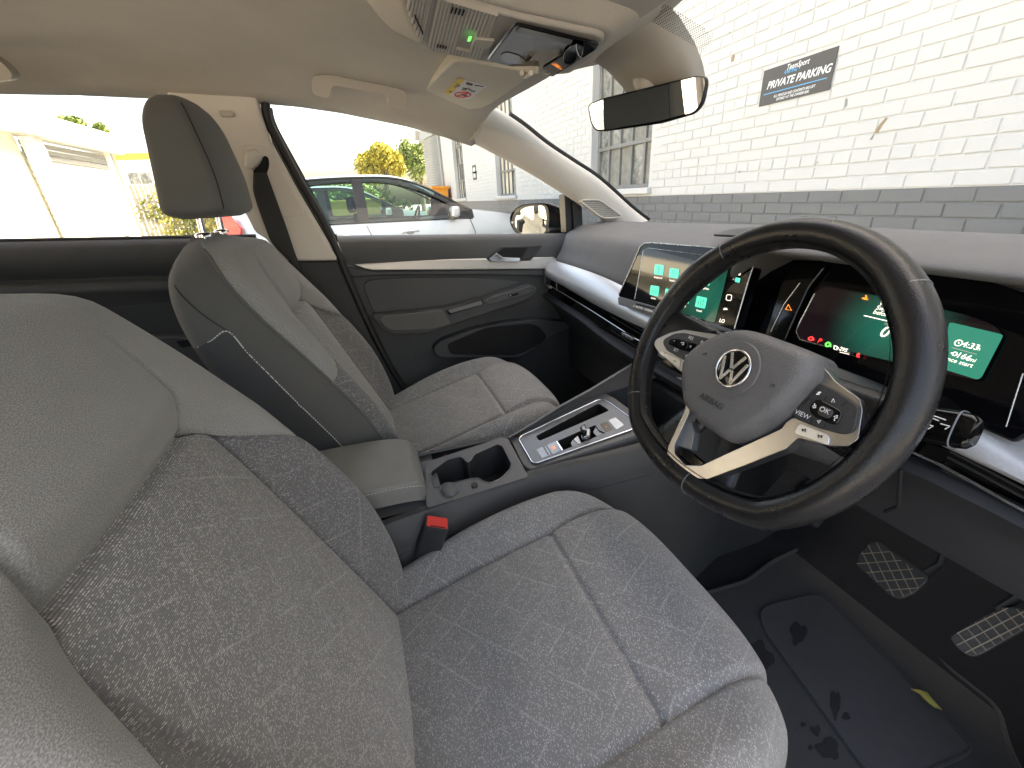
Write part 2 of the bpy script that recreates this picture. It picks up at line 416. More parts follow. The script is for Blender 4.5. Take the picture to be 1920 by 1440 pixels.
wall_seg(-15, 6, WZ1, 7.0, 'wall_top')
xs = [-15]+[v for w in sorted(WINS) for v in w]+[6]
for a, b in zip(xs[::2], xs[1::2]): wall_seg(a, b, WZ0, WZ1, 'wall_pier')
box('wall_core', (-4.5, WY+2.4, 3.4), (21, 4.0, 6.9), M['wwall'], brick_wall)
def brick_mesh(L, seed, name):
    rnd = random.Random(seed); h = .0655; d = .012; c = .0035
    o = [(-L/2, -h/2), (0, -h/2), (L/2, -h/2), (L/2, h/2), (0, h/2), (-L/2, h/2)]
    o = [(x+rnd.uniform(-.002, .002), z+rnd.uniform(-.0015, .0015)) for x, z in o]
    vs = [(x, d, z) for x, z in o]+[(x, c, z) for x, z in o]+[(x*(1-2*c/L), rnd.uniform(-.0008, .0008), z*(1-2*c/h)) for x, z in o]
    fs = []
    for r in (0, 6):
        for i in range(6): j = (i+1) % 6; fs.append([r+i, r+j, r+6+j, r+6+i])
    fs += [[12, 13, 16, 17], [13, 14, 15, 16]]
    me = bpy.data.meshes.new(name); me.from_pydata(vs, [], fs); me.update(); me['world'] = 0
    return me
bm_w = []; bm_g = []
for sgn, lst, mm in ((0, bm_w, M['wwall']), (9, bm_g, M['gwall'])):
    for i in range(5):
        me = brick_mesh(.2155, i+sgn, 'brick'); me.materials.append(mm); lst.append(me)
    me = brick_mesh(.103, 30+sgn, 'brick'); me.materials.append(mm); lst.append(me)
def to_px(p):
    q = V(p)-CAM; z = q.dot(CW)
    return (960+FPX*q.dot(CR)/z, 720-FPX*q.dot(CU)/z) if z > .05 else (-1e4, -1e4)
rb = random.Random(3); cand = []; far = []
for ci in range(-6, 30):
    z = ZB+(ci+.5)*CH; hdr = (ci % 6 == 2)
    st = BL/2 if hdr else BL; x = -15+(0 if ci % 2 else st/2)
    while x < .9:
        blocked = any(a-.02 < x+st/2 and x-st/2 < b+.02 and WZ0-.07 < z < WZ1 for a, b in WINS)
        if not blocked:
            px, py = to_px((x, WY, z))
            if x > -3.3 and -60 < px < 1980 and -40 < py < 470: cand.append((x, z, hdr, ci))
            else: far.append((x, z, hdr, ci))
        x += st
cand.sort(key=lambda c: (V((c[0], WY, c[1]))-CAM).length)
near, rest = cand[:300], cand[300:]+far
def place_brick(x, z, hdr, ci):
    me = (bm_w if ci >= 0 else bm_g)[5 if hdr else rb.randrange(5)]
    o = bpy.data.objects.new('brick', me); COL.objects.link(o); o.parent = brick_wall
    o.location = V((x, WY+rb.uniform(-.0012, .0012), z+rb.uniform(-.0012, .0012)))-V(brick_wall.location)
    o.rotation_euler = (rb.uniform(-.006, .006), rb.uniform(-.004, .004), rb.uniform(-.006, .006))
for c in near: place_brick(*c)
for gi, (nm, sel) in enumerate((('white_brickwork', lambda c: c[3] >= 0), ('grey_brickwork', lambda c: c[3] < 0))):
    vs = []; fs = []
    for x, z, hdr, ci in rest:
        if not sel((x, z, hdr, ci)): continue
        w = (.103 if hdr else .2155)/2; h = .0328; b = len(vs); y = WY+rb.uniform(-.001, .001)
        vs += [(x-w, y+.006, z-h), (x+w, y+.006, z-h), (x+w, y+.006, z+h), (x-w, y+.006, z+h),
               (x-w+.003, y, z-h+.003), (x+w-.003, y, z-h+.003), (x+w-.003, y, z+h-.003), (x-w+.003, y, z+h-.003)]
        fs += [[b+4, b+5, b+6, b+7], [b, b+1, b+5, b+4], [b+1, b+2, b+6, b+5], [b+2, b+3, b+7, b+6], [b+3, b, b+4, b+7]]
    o = mk(nm, vs, fs, M['wwall'] if gi == 0 else M['gwall'], brick_wall, None); o['kind'] = 'stuff'
# steel windows
M['steel'] = plain('old_steel_frame', (.20, .20, .19), .6, var=.3, dust=.5)
k = NT('dusty_pane'); p = k.pos(); a = k.ramp(k.noise(p, 6, 6, .7), .35, .7)
k.col(k.mix(a, (.10, .11, .10), (.40, .40, .36))); k.set(.25, 0, .5); M['pane'] = k.m
M['boarded'] = plain('peeling_board', (.24, .235, .20), .8, var=.6, vscale=14, dust=.6)
M['warmpane'] = plain('curtain_pane', (.62, .56, .46), .4, var=.15, vscale=14)
for wi, (a, b) in enumerate(sorted(WINS, reverse=True)):
    wo = box('window', ((a+b)/2, WY+.23, (WZ0+WZ1)/2), (b-a, .02, WZ1-WZ0), M['cavity'], brick_wall)
    yf = WY+.12
    box('sill', ((a+b)/2, WY+.035, WZ0-.03), (b-a+.12, .17, .06), M['wwall'], wo, .006)
    for x in [a+.02, b-.02, a+.26, b-.26]: box('mullion', (x, yf, (WZ0+WZ1)/2), (.045, .04, WZ1-WZ0), M['steel'], wo, .004)
    for x in [a+.26+(b-a-.52)*t for t in (.333, .667)]: box('glazing_bar', (x, yf, (WZ0+WZ1)/2), (.025, .03, WZ1-WZ0), M['steel'], wo)
    for z in [WZ0+.02, WZ0+.46, WZ0+.90, WZ0+1.34]: box('transom', ((a+b)/2, yf-.004, z), (b-a, .05, .04), M['steel'], wo, .004)
    xsb = [a+.02, a+.26]+[a+.26+(b-a-.52)*t for t in (.333, .667)]+[b-.26, b-.02]; rp = random.Random(wi)
    for i in range(5):
        for j in range(4):
            z0 = WZ0+.04+j*.44; m = rp.choice([M['pane'], M['pane'], M['boarded'], M['pane']]) if wi == 0 else rp.choice([M['warmpane'], M['warmpane'], M['pane']])
            box('pane', ((xsb[i]+xsb[i+1])/2, yf+.012+rp.uniform(-.002, .002), z0+.20), (xsb[i+1]-xsb[i]-.03, .006, .40), m, wo)
# corrugated end bay, eaves and floodlight on the far end of the building
M['cladding'] = plain('grey_cladding', (.30, .31, .31), .55, var=.1)
end = empty('clad_bay', (-16.6, 2.95, GZ), 'grey corrugated bay at the far left end of the white building', 'building')
rows = []
for i in range(61):
    z = 1.0+i*.043; y = 2.90 if i % 2 else 2.955; rows.append([V((-18.4, y, z)), V((-14.9, y, z))])
solid(loft('corrugated_cladding', rows, M['cladding'], end, sharp=10, flip=True), .02)
box('bay_wall', (-16.65, 4.0, 1.7), (3.5, 2.0, 3.6), M['cladding'], end)
box('corner_trim', (-14.86, 2.93, 1.9), (.16, .1, 3.2), M['cladding'], end)
prism('eaves_board', [RY(*q, 2.85) for q in ((777, 262), (797, 234), (812, 237), (834, 222), (850, 232), (791, 263))], (0, .5, 0), M['cladding'], end)
fl = empty('floodlight', RY(770, 262, 2.9), 'square grey lamp box sticking out past the corrugated bay', 'lamp')
prism('lamp_housing', [RY(*q, 2.7) for q in ((761, 245), (778, 245), (779, 264), (764, 264))], (0, .3, 0), plain('lamp_grey', (.42, .43, .41), .5), fl, .02)
box('lamp_bracket', RY(788, 262, 2.95)+V((0, .1, 0)), (1.6, .06, .06), M['steel'], fl)
# parking sign
SGN = plain('sign_black', (.060, .058, .056), .5, var=.15, vscale=3)
SBL = plain('sign_blue', (.08, .42, .78), .5); SY = WY-.006
c5 = crop(1400, 70, 9.6)
sg = empty('parking_sign', RY(1490, 150, SY), 'black private parking sign with white lettering on the white bricks', 'sign')
prism('sign_plate', [RY(*c5(*q), SY) for q in ((315, 605), (1660, 150), (1490, 945), (215, 1255))], (0, .004, 0), SGN, sg)
def stext(nm, body, size, m, x, y, sx=1.0, shear=.25, bold=0.0):
    return text(nm, body, size, m, RY(*c5(x, y), SY-.0025), (1, 0, 0), (0, 0, 1), sg, shear=shear, sx=sx, bold=bold)
stext('lettering', 'PRIVATE PARKING', .062, M['print'], 900, 730, .92, .28, .0016)
stext('lettering', 'TeamSport', .046, M['print'], 915, 490, .80, .3, .0008)
stext('lettering', 'KARTING', .030, SBL, 790, 600, .75, .3, .0006)
stext('lettering', 'ALL VEHICLES AND CONTENTS ARE LEFT', .0215, M['print'], 840, 975, .78, .25, .0005)
stext('lettering', 'ENTIRELY AT THE OWNERS RISK', .0215, M['print'], 815, 1048, .78, .25, .0005)
prism('line', [RY(*c5(*q), SY-.002) for q in ((305, 1030), (1445, 722), (1445, 736), (305, 1044))], (0, .001, 0), SBL, sg)
for i, (x, y) in enumerate(((889, 318), (890, 329))):
    s = empty('small_notice', RY(x, y, SY), ('upper' if i == 0 else 'lower')+' of two small dark notices between the far windows', 'sign')
    c = RY(x, y, SY); box('notice_plate', c, (.36, .004, .2), SGN, s); box('notice_mark', c+V((0, -.004, 0)), (.2, .003, .09), M['print'], s)
CHIP = plain('bare_brick', (.32, .24, .15), .9, var=.4, vscale=40); CHIP2 = plain('chipped_grey', (.30, .30, .28), .9, var=.3, vscale=40)
for pts, m in ((((1661, 220), (1664, 222), (1654, 236), (1646, 249), (1638, 250), (1650, 232)), CHIP), (((1374, 101), (1377, 105), (1375, 114), (1371, 117), (1371, 108)), CHIP), (((1585, 185), (1589, 186), (1588, 198), (1584, 202)), CHIP2), (((1384, 320), (1388, 321), (1386, 325)), CHIP2), (((1530, 303), (1534, 304), (1532, 307)), CHIP2), (((1640, 248), (1634, 262), (1630, 262)), CHIP2), (((1366, 60), (1369, 59), (1367, 63)), CHIP2)):
    prism('paint_chip', [RY(*q, WY-.0030) for q in pts], (0, .003, 0), m, brick_wall)
# ---------------------------------------------------------------- foliage
def leafmat(name, a, b):
    k = NT(name); inf = k.new('ObjectInfo'); p = k.pos(); k.col(k.mix(k.ramp(k.noise(p, 3.1, 3), .3, .7), a, b)); k.set(.6, 0, .2)
    k.set(Transmission_Weight=0.0); return k.m
M['leafy'] = leafmat('leaf_yellow', (.20, .19, .03), (.46, .40, .09))
M['leafg'] = leafmat('leaf_green', (.07, .12, .03), (.20, .25, .08))
M['bark'] = plain('bark', (.10, .08, .06), .9)
def crown(name, c, r, n, size, mat, parent, seed, lobes=7):
    rn = random.Random(seed); vs = []; fs = []; L = []
    for i in range(lobes):
        d = V((rn.gauss(0, 1), rn.gauss(0, 1), rn.gauss(0, .8))).normalized()*rn.uniform(.25, .7)
        L.append((V((c[0]+d.x*r[0], c[1]+d.y*r[1], c[2]+d.z*r[2])), rn.uniform(.35, .6)))
    for i in range(n):
        q, s = rn.choice(L); d = V((rn.gauss(0, 1), rn.gauss(0, 1), rn.gauss(0, 1))).normalized()*rn.uniform(.45, 1.05)**.7
        p = q+V((d.x*r[0]*s, d.y*r[1]*s, d.z*r[2]*s)); a = V((rn.gauss(0, 1), rn.gauss(0, 1), rn.gauss(0, 1))).normalized(); b = a.orthogonal().normalized()
        sz = size*rn.uniform(.6, 1.3); w = a.cross(b)*sz*.5; k0 = len(vs)
        vs += [p-b*sz, p+w, p+b*sz, p-w]; fs.append([k0, k0+1, k0+2, k0+3])
    return mk(name, vs, fs, mat, parent, None)
def tree(loc, h, r, mat, label, seed, n=5000, size=.13, vr=None):
    t = empty('tree', loc, label, 'tree', 'trees beyond the car park'); b = V(loc)
    tube('trunk', [b, b+V((.1, 0, h*.35)), b+V((0, .1, h*.6)), b+V((-.1, .1, h*(.85 if vr is None else .70)))], [.16, .13, .09, .03], M['bark'], t, n=8)
    for i in range(5 if vr is None else 0):
        a = i*1.3+seed; tube('limb', [b+V((.05, .05, h*.5)), b+V((math.cos(a)*r*.4, math.sin(a)*r*.4, h*.7)), b+V((math.cos(a)*r*.7, math.sin(a)*r*.7, h*.82))], [.07, .05, .02], M['bark'], t, n=6)
    crown('crown', b+V((0, 0, h*.72)), (r, r, vr or h*.30), n, size, mat, t, seed); return t
tc = RX(718, 318, -23); tree((-23, tc.y, GZ), 4.1, 1.35, M['leafy'], 'yellow green rounded tree above the silver car roof', 3, 9000, .085)
tc = RX(785, 315, -26); tree((-26, tc.y, GZ), 4.6, 1.1, M['leafg'], 'dark green loose tree beside the corrugated bay', 5, 4500, .085)
for i, (x, y, r) in enumerate(((133, 222, .9), (183, 235, .6))):
    q = RX(x, y, -24); tree((-24, q.y, GZ), (q.z-GZ)/.74, r*.6, M['leafg'], ('taller' if i == 0 else 'smaller')+' tree top peeking over the white garage roof', 8+i, 700, .10, .32)
hd = empty('hedge', RX(620, 380, -17), 'green hedge seen through the rear side window of the silver car', 'hedge')
q = RX(625, 352, -17); crown('foliage', (-17, q.y, .95), (1.0, 3.2, .85), 7000, .10, M['leafg'], hd, 21, 14)
# orange wall and skip
M['orange'] = plain('ochre_paint', (.62, .36, .06), .7, var=.15); M['orange2'] = plain('orange_skip_paint', (.80, .30, .03), .5, var=.12)
q0 = RX(560, 375, -15.5); q1 = RX(680, 362, -15.5)
ow = empty('ochre_wall', ((-15.5, q0.y, GZ)), 'ochre yellow boundary wall seen through the silver car windows', 'wall')
box('wall_panel', (-15.5, (q0.y+q1.y)/2-.6, .55), (.2, q1.y-q0.y+2.5, 1.22), M['orange'], ow); box('coping', (-15.5, (q0.y+q1.y)/2-.6, 1.18), (.3, q1.y-q0.y+2.5, .07), M['orange'], ow, .01)
sk = empty('skip', (-13.8, 2.2, GZ), 'orange metal skip standing against the far white wall', 'skip')
sp = [RX(*q, -13.8) for q in ((812, 350), (840, 350), (841, 366), (812, 366))]
prism('skip_body', [sp[0], sp[1], V((-13.8, sp[1].y-.1, GZ+.1)), V((-13.8, sp[0].y+.1, GZ+.1))], (-1.2, 0, 0), M['orange2'], sk, .01)
prism('skip_rim', [sp[0]+V((.04, -.05, .02)), sp[1]+V((.04, .05, .02)), sp[1]+V((.04, .05, -.06)), sp[0]+V((.04, -.05, -.06))], (-1.28, 0, 0), M['orange2'], sk, .01)
# ---------------------------------------------------------------- garage, far house, fence
M['render'] = plain('white_render', (.78, .76, .68), .8, var=.05)
GY = -5.0
g = empty('garage', (-10, GY, GZ), 'white garage with a roller shutter behind the passenger headrest', 'garage')
box('wall', (-5.1, GY-.6, 1.2), (8.9, .9, 2.6), M['render'], g)
box('wall', (-12.58, GY-.6, 1.2), (.3, .9, 2.6), M['render'], g)
box('back_wall', (-10.9, GY-.55, 1.1), (3.2, .2, 2.3), M['render'], g)
box('fascia', (-6.4, GY-.1, 2.62), (12.7, .5, .34), M['render'], g, .01)
box('fascia_board', (-9.3, GY+.2, 2.63), (1.0, .12, .46), plain('cream_board', (.62, .60, .42), .7), g, .01)
box('lintel', (-11.0, GY+.12, 2.42), (3.2, .12, .06), M['cladding'], g, .01)
box('post', (-9.62, GY+.02, 1.2), (.22, .2, 2.4), M['render'], g, .01)
for i in range(24): box('slat', (-11.05, GY-.16-(.004 if i % 2 else 0), 2.33-i*.1), (2.8, .03, .085), M['render'] if i > 2 else M['cladding'], g, .008)  # topmost slats are grey: shade under the lintel put into their colour
fh = empty('far_house', RX(255, 380, -25), 'far white building with orange gutter band and one window above the fence', 'building')
a = RX(215, 285, -25); b = RX(480, 285, -25); 
box('wall', (-26, (a.y+b.y)/2-3, 1.6), (2, b.y-a.y+6, 3.5), M['render'], fh)
box('gutter_band', (-24.95, (a.y+b.y)/2-3, RX(250, 294, -25).z), (.1, b.y-a.y+6, .26), plain('gutter_orange', (.62, .36, .08), .6, var=.3, vscale=2), fh)
w0 = RX(236, 323, -24.98); w1 = RX(290, 346, -24.98); wf = box('window', ((-24.98), (w0.y+w1.y)/2, (w0.z+w1.z)/2), (.06, w1.y-w0.y, w0.z-w1.z), M['render'], fh)
for t in (.26, .74): box('pane', (-24.94, w0.y+(w1.y-w0.y)*t, (w0.z+w1.z)/2), (.02, (w1.y-w0.y)*.42, (w0.z-w1.z)*.86), M['pane'], wf)
fe = empty('palisade_fence', (-13.2, -4.5, GZ), 'ivy covered pale palisade fence under the passenger headrest', 'fence')
ML = plain('pale_steel', (.30, .29, .26), .6)
f0 = RX(243, 345, -13.2); f1 = RX(520, 380, -13.2); nb = 34
for i in range(nb):
    y = f0.y+(f1.y-f0.y)*i/(nb-1); box('bar', (-13.2, y, .86), (.03, .06, 1.86), ML, fe)
for z in (.35, 1.4): box('rail', (-13.24, (f0.y+f1.y)/2, z), (.04, f1.y-f0.y, .05), ML, fe)
iv = crown('ivy', (-13.15, f0.y+1.1, .9), (.14, 1.5, .95), 2600, .055, leafmat('ivy_leaf', (.11, .14, .02), (.40, .36, .10)), None, 44, 16); iv['kind'] = 'stuff'; tag(iv, 'yellow green ivy growing over the palisade fence', 'ivy')
# ---------------------------------------------------------------- parked silver car
def parked_car(name, xc, tail, label, paintm, detail=True):
    c = empty(name, (xc, tail+2, GZ), label, 'car', 'cars parked beside each other')
    Rf = [(0, .86), (.05, .98), (.18, 1.14), (.36, 1.32), (.6, 1.41), (1.0, 1.45), (1.5, 1.455), (1.9, 1.43), (2.2, 1.34), (2.5, 1.185), (2.78, 1.01), (3.1, .955), (3.4, .90), (3.65, .81), (3.85, .69), (3.97, .50)]
    Bt = [(0, .84), (.2, .965), (.8, .955), (1.6, .935), (2.4, .915), (2.78, .905), (3.2, .86), (3.6, .74), (3.85, .60), (3.97, .48)]
    Wd = [(0, .70), (.12, .80), (.5, .84), (2.9, .84), (3.4, .82), (3.75, .74), (3.97, .55)]
    ys = [0, .03, .08, .18, .27, .36, .48, .6, .78, 1.0, 1.2, 1.42, 1.54, 1.75, 1.9, 2.05, 2.2, 2.35, 2.5, 2.64, 2.78, 2.95, 3.1, 3.25, 3.4, 3.52, 3.65, 3.76, 3.85, 3.92, 3.97]
    rows = []
    for y in ys:
        zr = sint(Rf, y); zb = min(sint(Bt, y), zr-.012); w = sint(Wd, y); g_ = max(0., min(1., (zr-zb)/.48))
        xr = w*(.94-.27*g_); zs = zr-.05*g_
        half = [(w*.90, .20), (w*.985, .38), (w*1.0, .62), (w*.992, (zb+.62)/2 if zb > .7 else zb-.01), (w*.965, zb), (xr, zs), (xr*.62, zr), (0, zr+.012)]
        pts = [V((xc+x, tail+y, z+GZ)) for x, z in half]+[V((xc-x, tail+y, z+GZ)) for x, z in half[-2::-1]]
        rows.append(pts)
    n = len(rows[0]); body = []; win = []; dark = []; scr = []
    vs = [p for r in rows for p in r]
    for i in range(len(ys)-1):
        ym = (ys[i]+ys[i+1])/2
        for kx in range(n-1):
            f = [i*n+kx, (i+1)*n+kx, (i+1)*n+kx+1, i*n+kx+1]
            side = kx in (4, n-2-4); top = kx in (5, 6, n-2-5, n-2-6)
            if side and (.6 < ym < 1.42 or 1.54 < ym < 2.5): win.append(f)
            elif side and (1.42 < ym < 1.54 or 2.5 < ym < 2.78 or .48 < ym < .6): dark.append(f)
            elif top and (2.05 < ym < 2.78 or .08 < ym < .36): scr.append(f)
            else: body.append(f)
    body.append([kx for kx in range(n)][::-1]); body.append([(len(ys)-1)*n+kx for kx in range(n)])
    def pick(nm, fl, m, par=c):
        used = sorted({v for f in fl for v in f}); ix = {v: i for i, v in enumerate(used)}
        return mk(nm, [vs[v] for v in used], [[ix[v] for v in f] for f in fl], m, par, 40)
    pick('body', body, paintm)
    for sd in (4, n-2-4):
        for lo_y, hi_y in ((.6, 1.42), (1.54, 2.5)):
            pick('side_window', [f for f in win if f[0] % n == sd and lo_y < ys[f[0]//n]+.01 and ys[f[1]//n] < hi_y+.01], M['carglass'])
    pick('pillar', dark, M['rubber']); pick('windscreen', scr, M['carglass'])
    if detail:
        for s in (1, -1):
            L = lambda y, x, z: V((xc+s*x, tail+y, GZ+z))
            trim = spline([L(.6, .70, 1.365), L(1.0, .63, 1.405), L(1.5, .62, 1.41), L(1.9, .635, 1.385), L(2.2, .67, 1.29), L(2.5, .745, 1.13), L(2.74, .80, .985)], 5)
            tube('window_seal', trim, .012, M['rubber'], c, n=6)
            tube('window_seal', [L(.55, .815, .95), L(1.5, .82, .935), L(2.76, .815, .905)], .011, M['rubber'], c, n=6)
            for y in (.62, 1.5, 2.72): tube('door_gap', [L(y, .824, .90), L(y+.05, .842, .75), L(y+.02, .842, .45), L(y-.02, .80, .28)], .004, M['rubber'], c, n=5)
            for y in (1.20, 1.98):
                h = tube('door_handle', [L(y-.10, .838, .80), L(y-.06, .86, .81), L(y+.06, .86, .812), L(y+.10, .838, .805)], .014, paintm, c, n=8)
                dome('handle_recess', [L(y+.05*math.cos(t*.5236), .846, .80+.028*math.sin(t*.5236)) for t in range(12)], [(1, (0, 0, 0)), (.6, (s*-.004, 0, 0))], M['cladding'], h)
            mo = box('door_mirror', L(2.52, .93, .985), (.18, .10, .13), paintm, c, .03, seg=3); box('mirror_base', L(2.5, .86, .95), (.10, .07, .10), M['rubber'], mo, .02); box('mirror_lower', L(2.52, .93, .935), (.17, .095, .05), M['rubber'], mo, .015)
            prism('tail_lamp', [L(.03, .70, 1.08), L(.16, .775, 1.10), L(.24, .825, .96), L(.17, .838, .80), L(.03, .76, .80)], (s*.035, 0, 0), M['tail'], c, .008)
            for y in (.70, 3.17):
                w = empty('wheel', L(y, .76, .30)); w.parent = c; w.location = L(y, .76, .30)-V(c.location)
                ring = [L(y+math.cos(t*math.pi/12)*.235, .77, .30+math.sin(t*math.pi/12)*.235) for t in range(24)]
                tube('tyre', ring, .085, M['rubber'], w, True, 10); dome('rim', [L(y+math.cos(t*math.pi/12)*.2, .80, .30+math.sin(t*math.pi/12)*.2) for t in range(24)], [(1, (0, 0, 0)), (.8, (s*.02, 0, 0)), (.2, (s*-.01, 0, 0))], M['satin'], w)
                tube('wheel_arch', [L(y+math.cos(t*math.pi/14)*.36, .842, .33+math.sin(t*math.pi/14)*.36) for t in range(15)], .012, paintm, c, n=6)
                dome('arch_gap', [L(y+math.cos(t*math.pi/14)*.345, .843, .32+math.sin(t*math.pi/14)*.345) for t in range(15)]+[L(y-.345, .80, .22), L(y+.345, .80, .22)], [(1, (0, 0, 0)), (.5, (s*.001, 0, 0))], M['cavity'], c)
        for x in (-.36, .36):
            for y in (1.45, .55):
                dome('car_seat', [V((xc+x+.24*math.cos(t*.5236), tail+y, GZ+.72+.32*math.sin(t*.5236))) for t in range(12)], [(1, (0, 0, 0)), (.9, (0, -.08, 0))], M['dark'], c)
                box('car_headrest', V((xc+x, tail+y-.08, GZ+1.13)), (.26, .10, .18), M['dark'], c, .04, seg=3)
        rt = [V((xc+.36+.18*math.cos(t*math.pi/10), tail+2.12+.06*math.sin(t*math.pi/10), GZ+.90+.17*math.sin(t*math.pi/10))) for t in range(20)]
        tube('steering_rim', rt, .014, M['dark'], c, True, 8)
        box('dash', (xc, tail+2.5, GZ+.80), (1.4, .45, .22), M['dark'], c, .08, seg=3)
    return c
k = NT('silver_paint'); k.col((.62, .64, .66)); k.set(.28, .55, .5, Coat_Weight=.6, Coat_Roughness=.06); k.bump(k.noise(k.pos(), 2.0, 2), .04, .02); M['silver'] = k.m
M['tail'] = plain('red_lens', (.65, .015, .02), .15)
M['whitepaint'] = plain('white_paint', (.75, .76, .76), .25, coat=.5)
parked_car('parked_car', -5.54, -1.42, 'silver hatchback parked outside the front passenger window', M['silver'])
parked_car('parked_car', -8.3, -2.0, 'white car glimpsed through the windows of the silver hatchback', M['whitepaint'])
# ================================================================== CAR SHELL
c1 = crop(0, 0, 3); c2 = crop(480, 150, 3); c3 = crop(740, 0, 3); c3p = crop(620, 430, 3.065); cB = crop(420, 230, 5.142); cO = crop(760, 0, 5.053); cV = crop(780, 110, 8)
def PX(f, pts, x): return [RX(*f(*q), x) for q in pts]
ident = lambda x, y: (x, y)
# --- headliner: lofted between the two cant rails
Epx = [(-420, 168), (-150, 166), (0, 168), (150, 171), (300, 178), (400, 183), (505, 188), (560, 193), (640, 205), (760, 230), (830, 250), (882, 268)]
E = [RX(*q, -.675) for q in Epx]
E = [V((-.675, -1.75, E[0].z-.06)), V((-.675, -1.45, E[0].z-.02))]+[e for e in E if e.y > -1.4]
def zc(y): return sint([(-1.75, 1.30), (-1.2, 1.375), (-.5, 1.395), (-.1, 1.362), (.15, 1.322), (.33, 1.294), (.46, 1.272)], y)
rows = []
for e in E:
    row = []
    wf = sm((e.y-.0)/.36)
    for j in range(41):
        a = -1+2*j/40; y = e.y+.05*wf*(1-abs(a)**2.2)
        t = 1-abs(a)**9; z = e.z+(zc(y)-e.z)*(t if abs(a) > .02 else 1)
        row.append(V((a*.675, y, z)))
    rows.append(row)
FR = rows[-1]
# lip that turns the lining over at the front edge
rows.append([p+V((0, .012, .006)) for p in FR])
o = loft('headliner', rows, M['headliner'], None, sharp=60, flip=True); tag(o, kind='structure'); solid(o, .012, 1)
# --- A pillar trim
up = [RX(*c3(*q), x) for q, x in (((545, 590), -.585), ((700, 690), -.605), ((850, 808), -.63), ((1000, 908), -.65), ((1150, 1008), -.665), ((1330, 1168), -.69), ((1425, 1242), -.70))]
lo = [RX(*c3(*q), x) for q, x in (((418, 790), -.665), ((600, 885), -.675), ((780, 985), -.68), ((950, 1090), -.685), ((1030, 1140), -.687), ((1140, 1205), -.69), ((1205, 1290), -.69))]
up = spline(up, 5); lo = spline(lo, 5); rows = []
for a, b in zip(lo, up):
    r = []
    for j in range(13):
        t = j/12; p = a.lerp(b, t)+V((.030*math.sin(t*math.pi)**.6, 0, .006*math.sin(t*math.pi))); r.append(p)
    r = [a+V((-.03, .01, 0))]+r+[b+V((-.03, .02, 0))]; rows.append(r)
ap = empty('a_pillar_trim', (-.66, .6, 1.1), 'beige windscreen pillar trim on the passenger side', 'pillar trim')
loft('pillar_cover', rows, M['beige'], ap, sharp=60)
tube('windscreen_seal', [p+V((-.012, .012, .004)) for p in up[3:]], .006, M['rubber'], ap, n=8)
tube('headliner_seam', spline([RX(*c3(*q), x) for q, x in (((530, 612), -.575), ((510, 680), -.60), ((470, 740), -.62), ((420, 788), -.655))], 5), .0025, M['beige2'], ap, n=6)
grp = rounded([RX(*c3(*q), -.655) for q in ((1035, 1125), (1150, 1122), (1285, 1220), (1170, 1228))], .02, 4)
o = prism('tweeter_grille', grp, (-.03, 0, 0), M['beige2'], ap, .003)
gm = V((0, 0, 0))
for p in grp: gm += p/len(grp)
tube('grille_edge', [p+V((.002, 0, 0)) for p in grp], .0022, M['beige'], ap, True, 6)
vs = []; fs = []
for i in range(16):
    for j in range(9):
        u_, v_ = (i+.5)/16, (j+.5)/9
        a, b, c_, d = [RX(*c3(*q), -.6525) for q in ((1045, 1130), (1150, 1128), (1275, 1218), (1170, 1224))]
        q = (a.lerp(b, u_)).lerp(d.lerp(c_, u_), v_); s_ = .0013; k0 = len(vs)
        vs += [q+V((0, -s_, -s_)), q+V((0, s_, -s_)), q+V((0, s_, s_)), q+V((0, -s_, s_))]; fs.append([k0, k0+1, k0+2, k0+3])
mk('grille_holes', vs, fs, M['dark'], ap, None)['kind'] = 'stuff'
# --- windscreen
ws = empty('windscreen', (0, .75, 1.1), 'clear windscreen between the pillars with dotted band at its top', 'windscreen')
base = [(-.70, .90, .955), (-.5, .98, .955), (-.25, 1.03, .955), (0, 1.045, .955), (.25, 1.03, .955), (.5, .98, .955), (.70, .90, .955)]
topc = [FR[0], FR[6], FR[13], FR[20], FR[27], FR[34], FR[40]]
rows = []
bs = spline(base, 5); ts = spline([p+V((0, .015, .004)) for p in topc], 5)
for i in range(13):
    t = i/12; rows.append([a.lerp(b, t)+V((0, .03*math.sin(t*math.pi), .03*math.sin(t*math.pi))) for a, b in zip(bs, ts)])
loft('windscreen_pane', rows, M['windscreen'], ws, sharp=80)
tube('screen_edge_seal', [p+V((0, -.002, .002)) for p in ts[6:-6]], .004, M['rubber'], ws, n=6)
# dotted band beside the mirror housing
vs = []; fs = []
def ws_point(s, t):
    i = s*(len(bs)-1); i0 = min(int(i), len(bs)-2); f = i-i0
    return bs[i0].lerp(bs[i0+1], f).lerp(ts[i0].lerp(ts[i0+1], f), t)+V((0, .03*math.sin(t*math.pi)-.003, .03*math.sin(t*math.pi)-.003))
for i in range(36):
    for j in range(30):
        s_ = .497+i*.0027; t = 1.0-j*.0058-.002
        if (i/36)**3+(j/30)**5 > 1.05: continue
        sz = .00095*(1-.35*(j/30)); q = ws_point(s_, t); k0 = len(vs)
        d1 = V((1, 0, 0))*sz; d2 = V((0, -.75, .66))*sz
        vs += [q-d1-d2, q+d1-d2, q+d1+d2, q-d1+d2]; fs.append([k0, k0+1, k0+2, k0+3])
mk('dot_band', vs, fs, M['rubber'], ws, None)['kind'] = 'stuff'
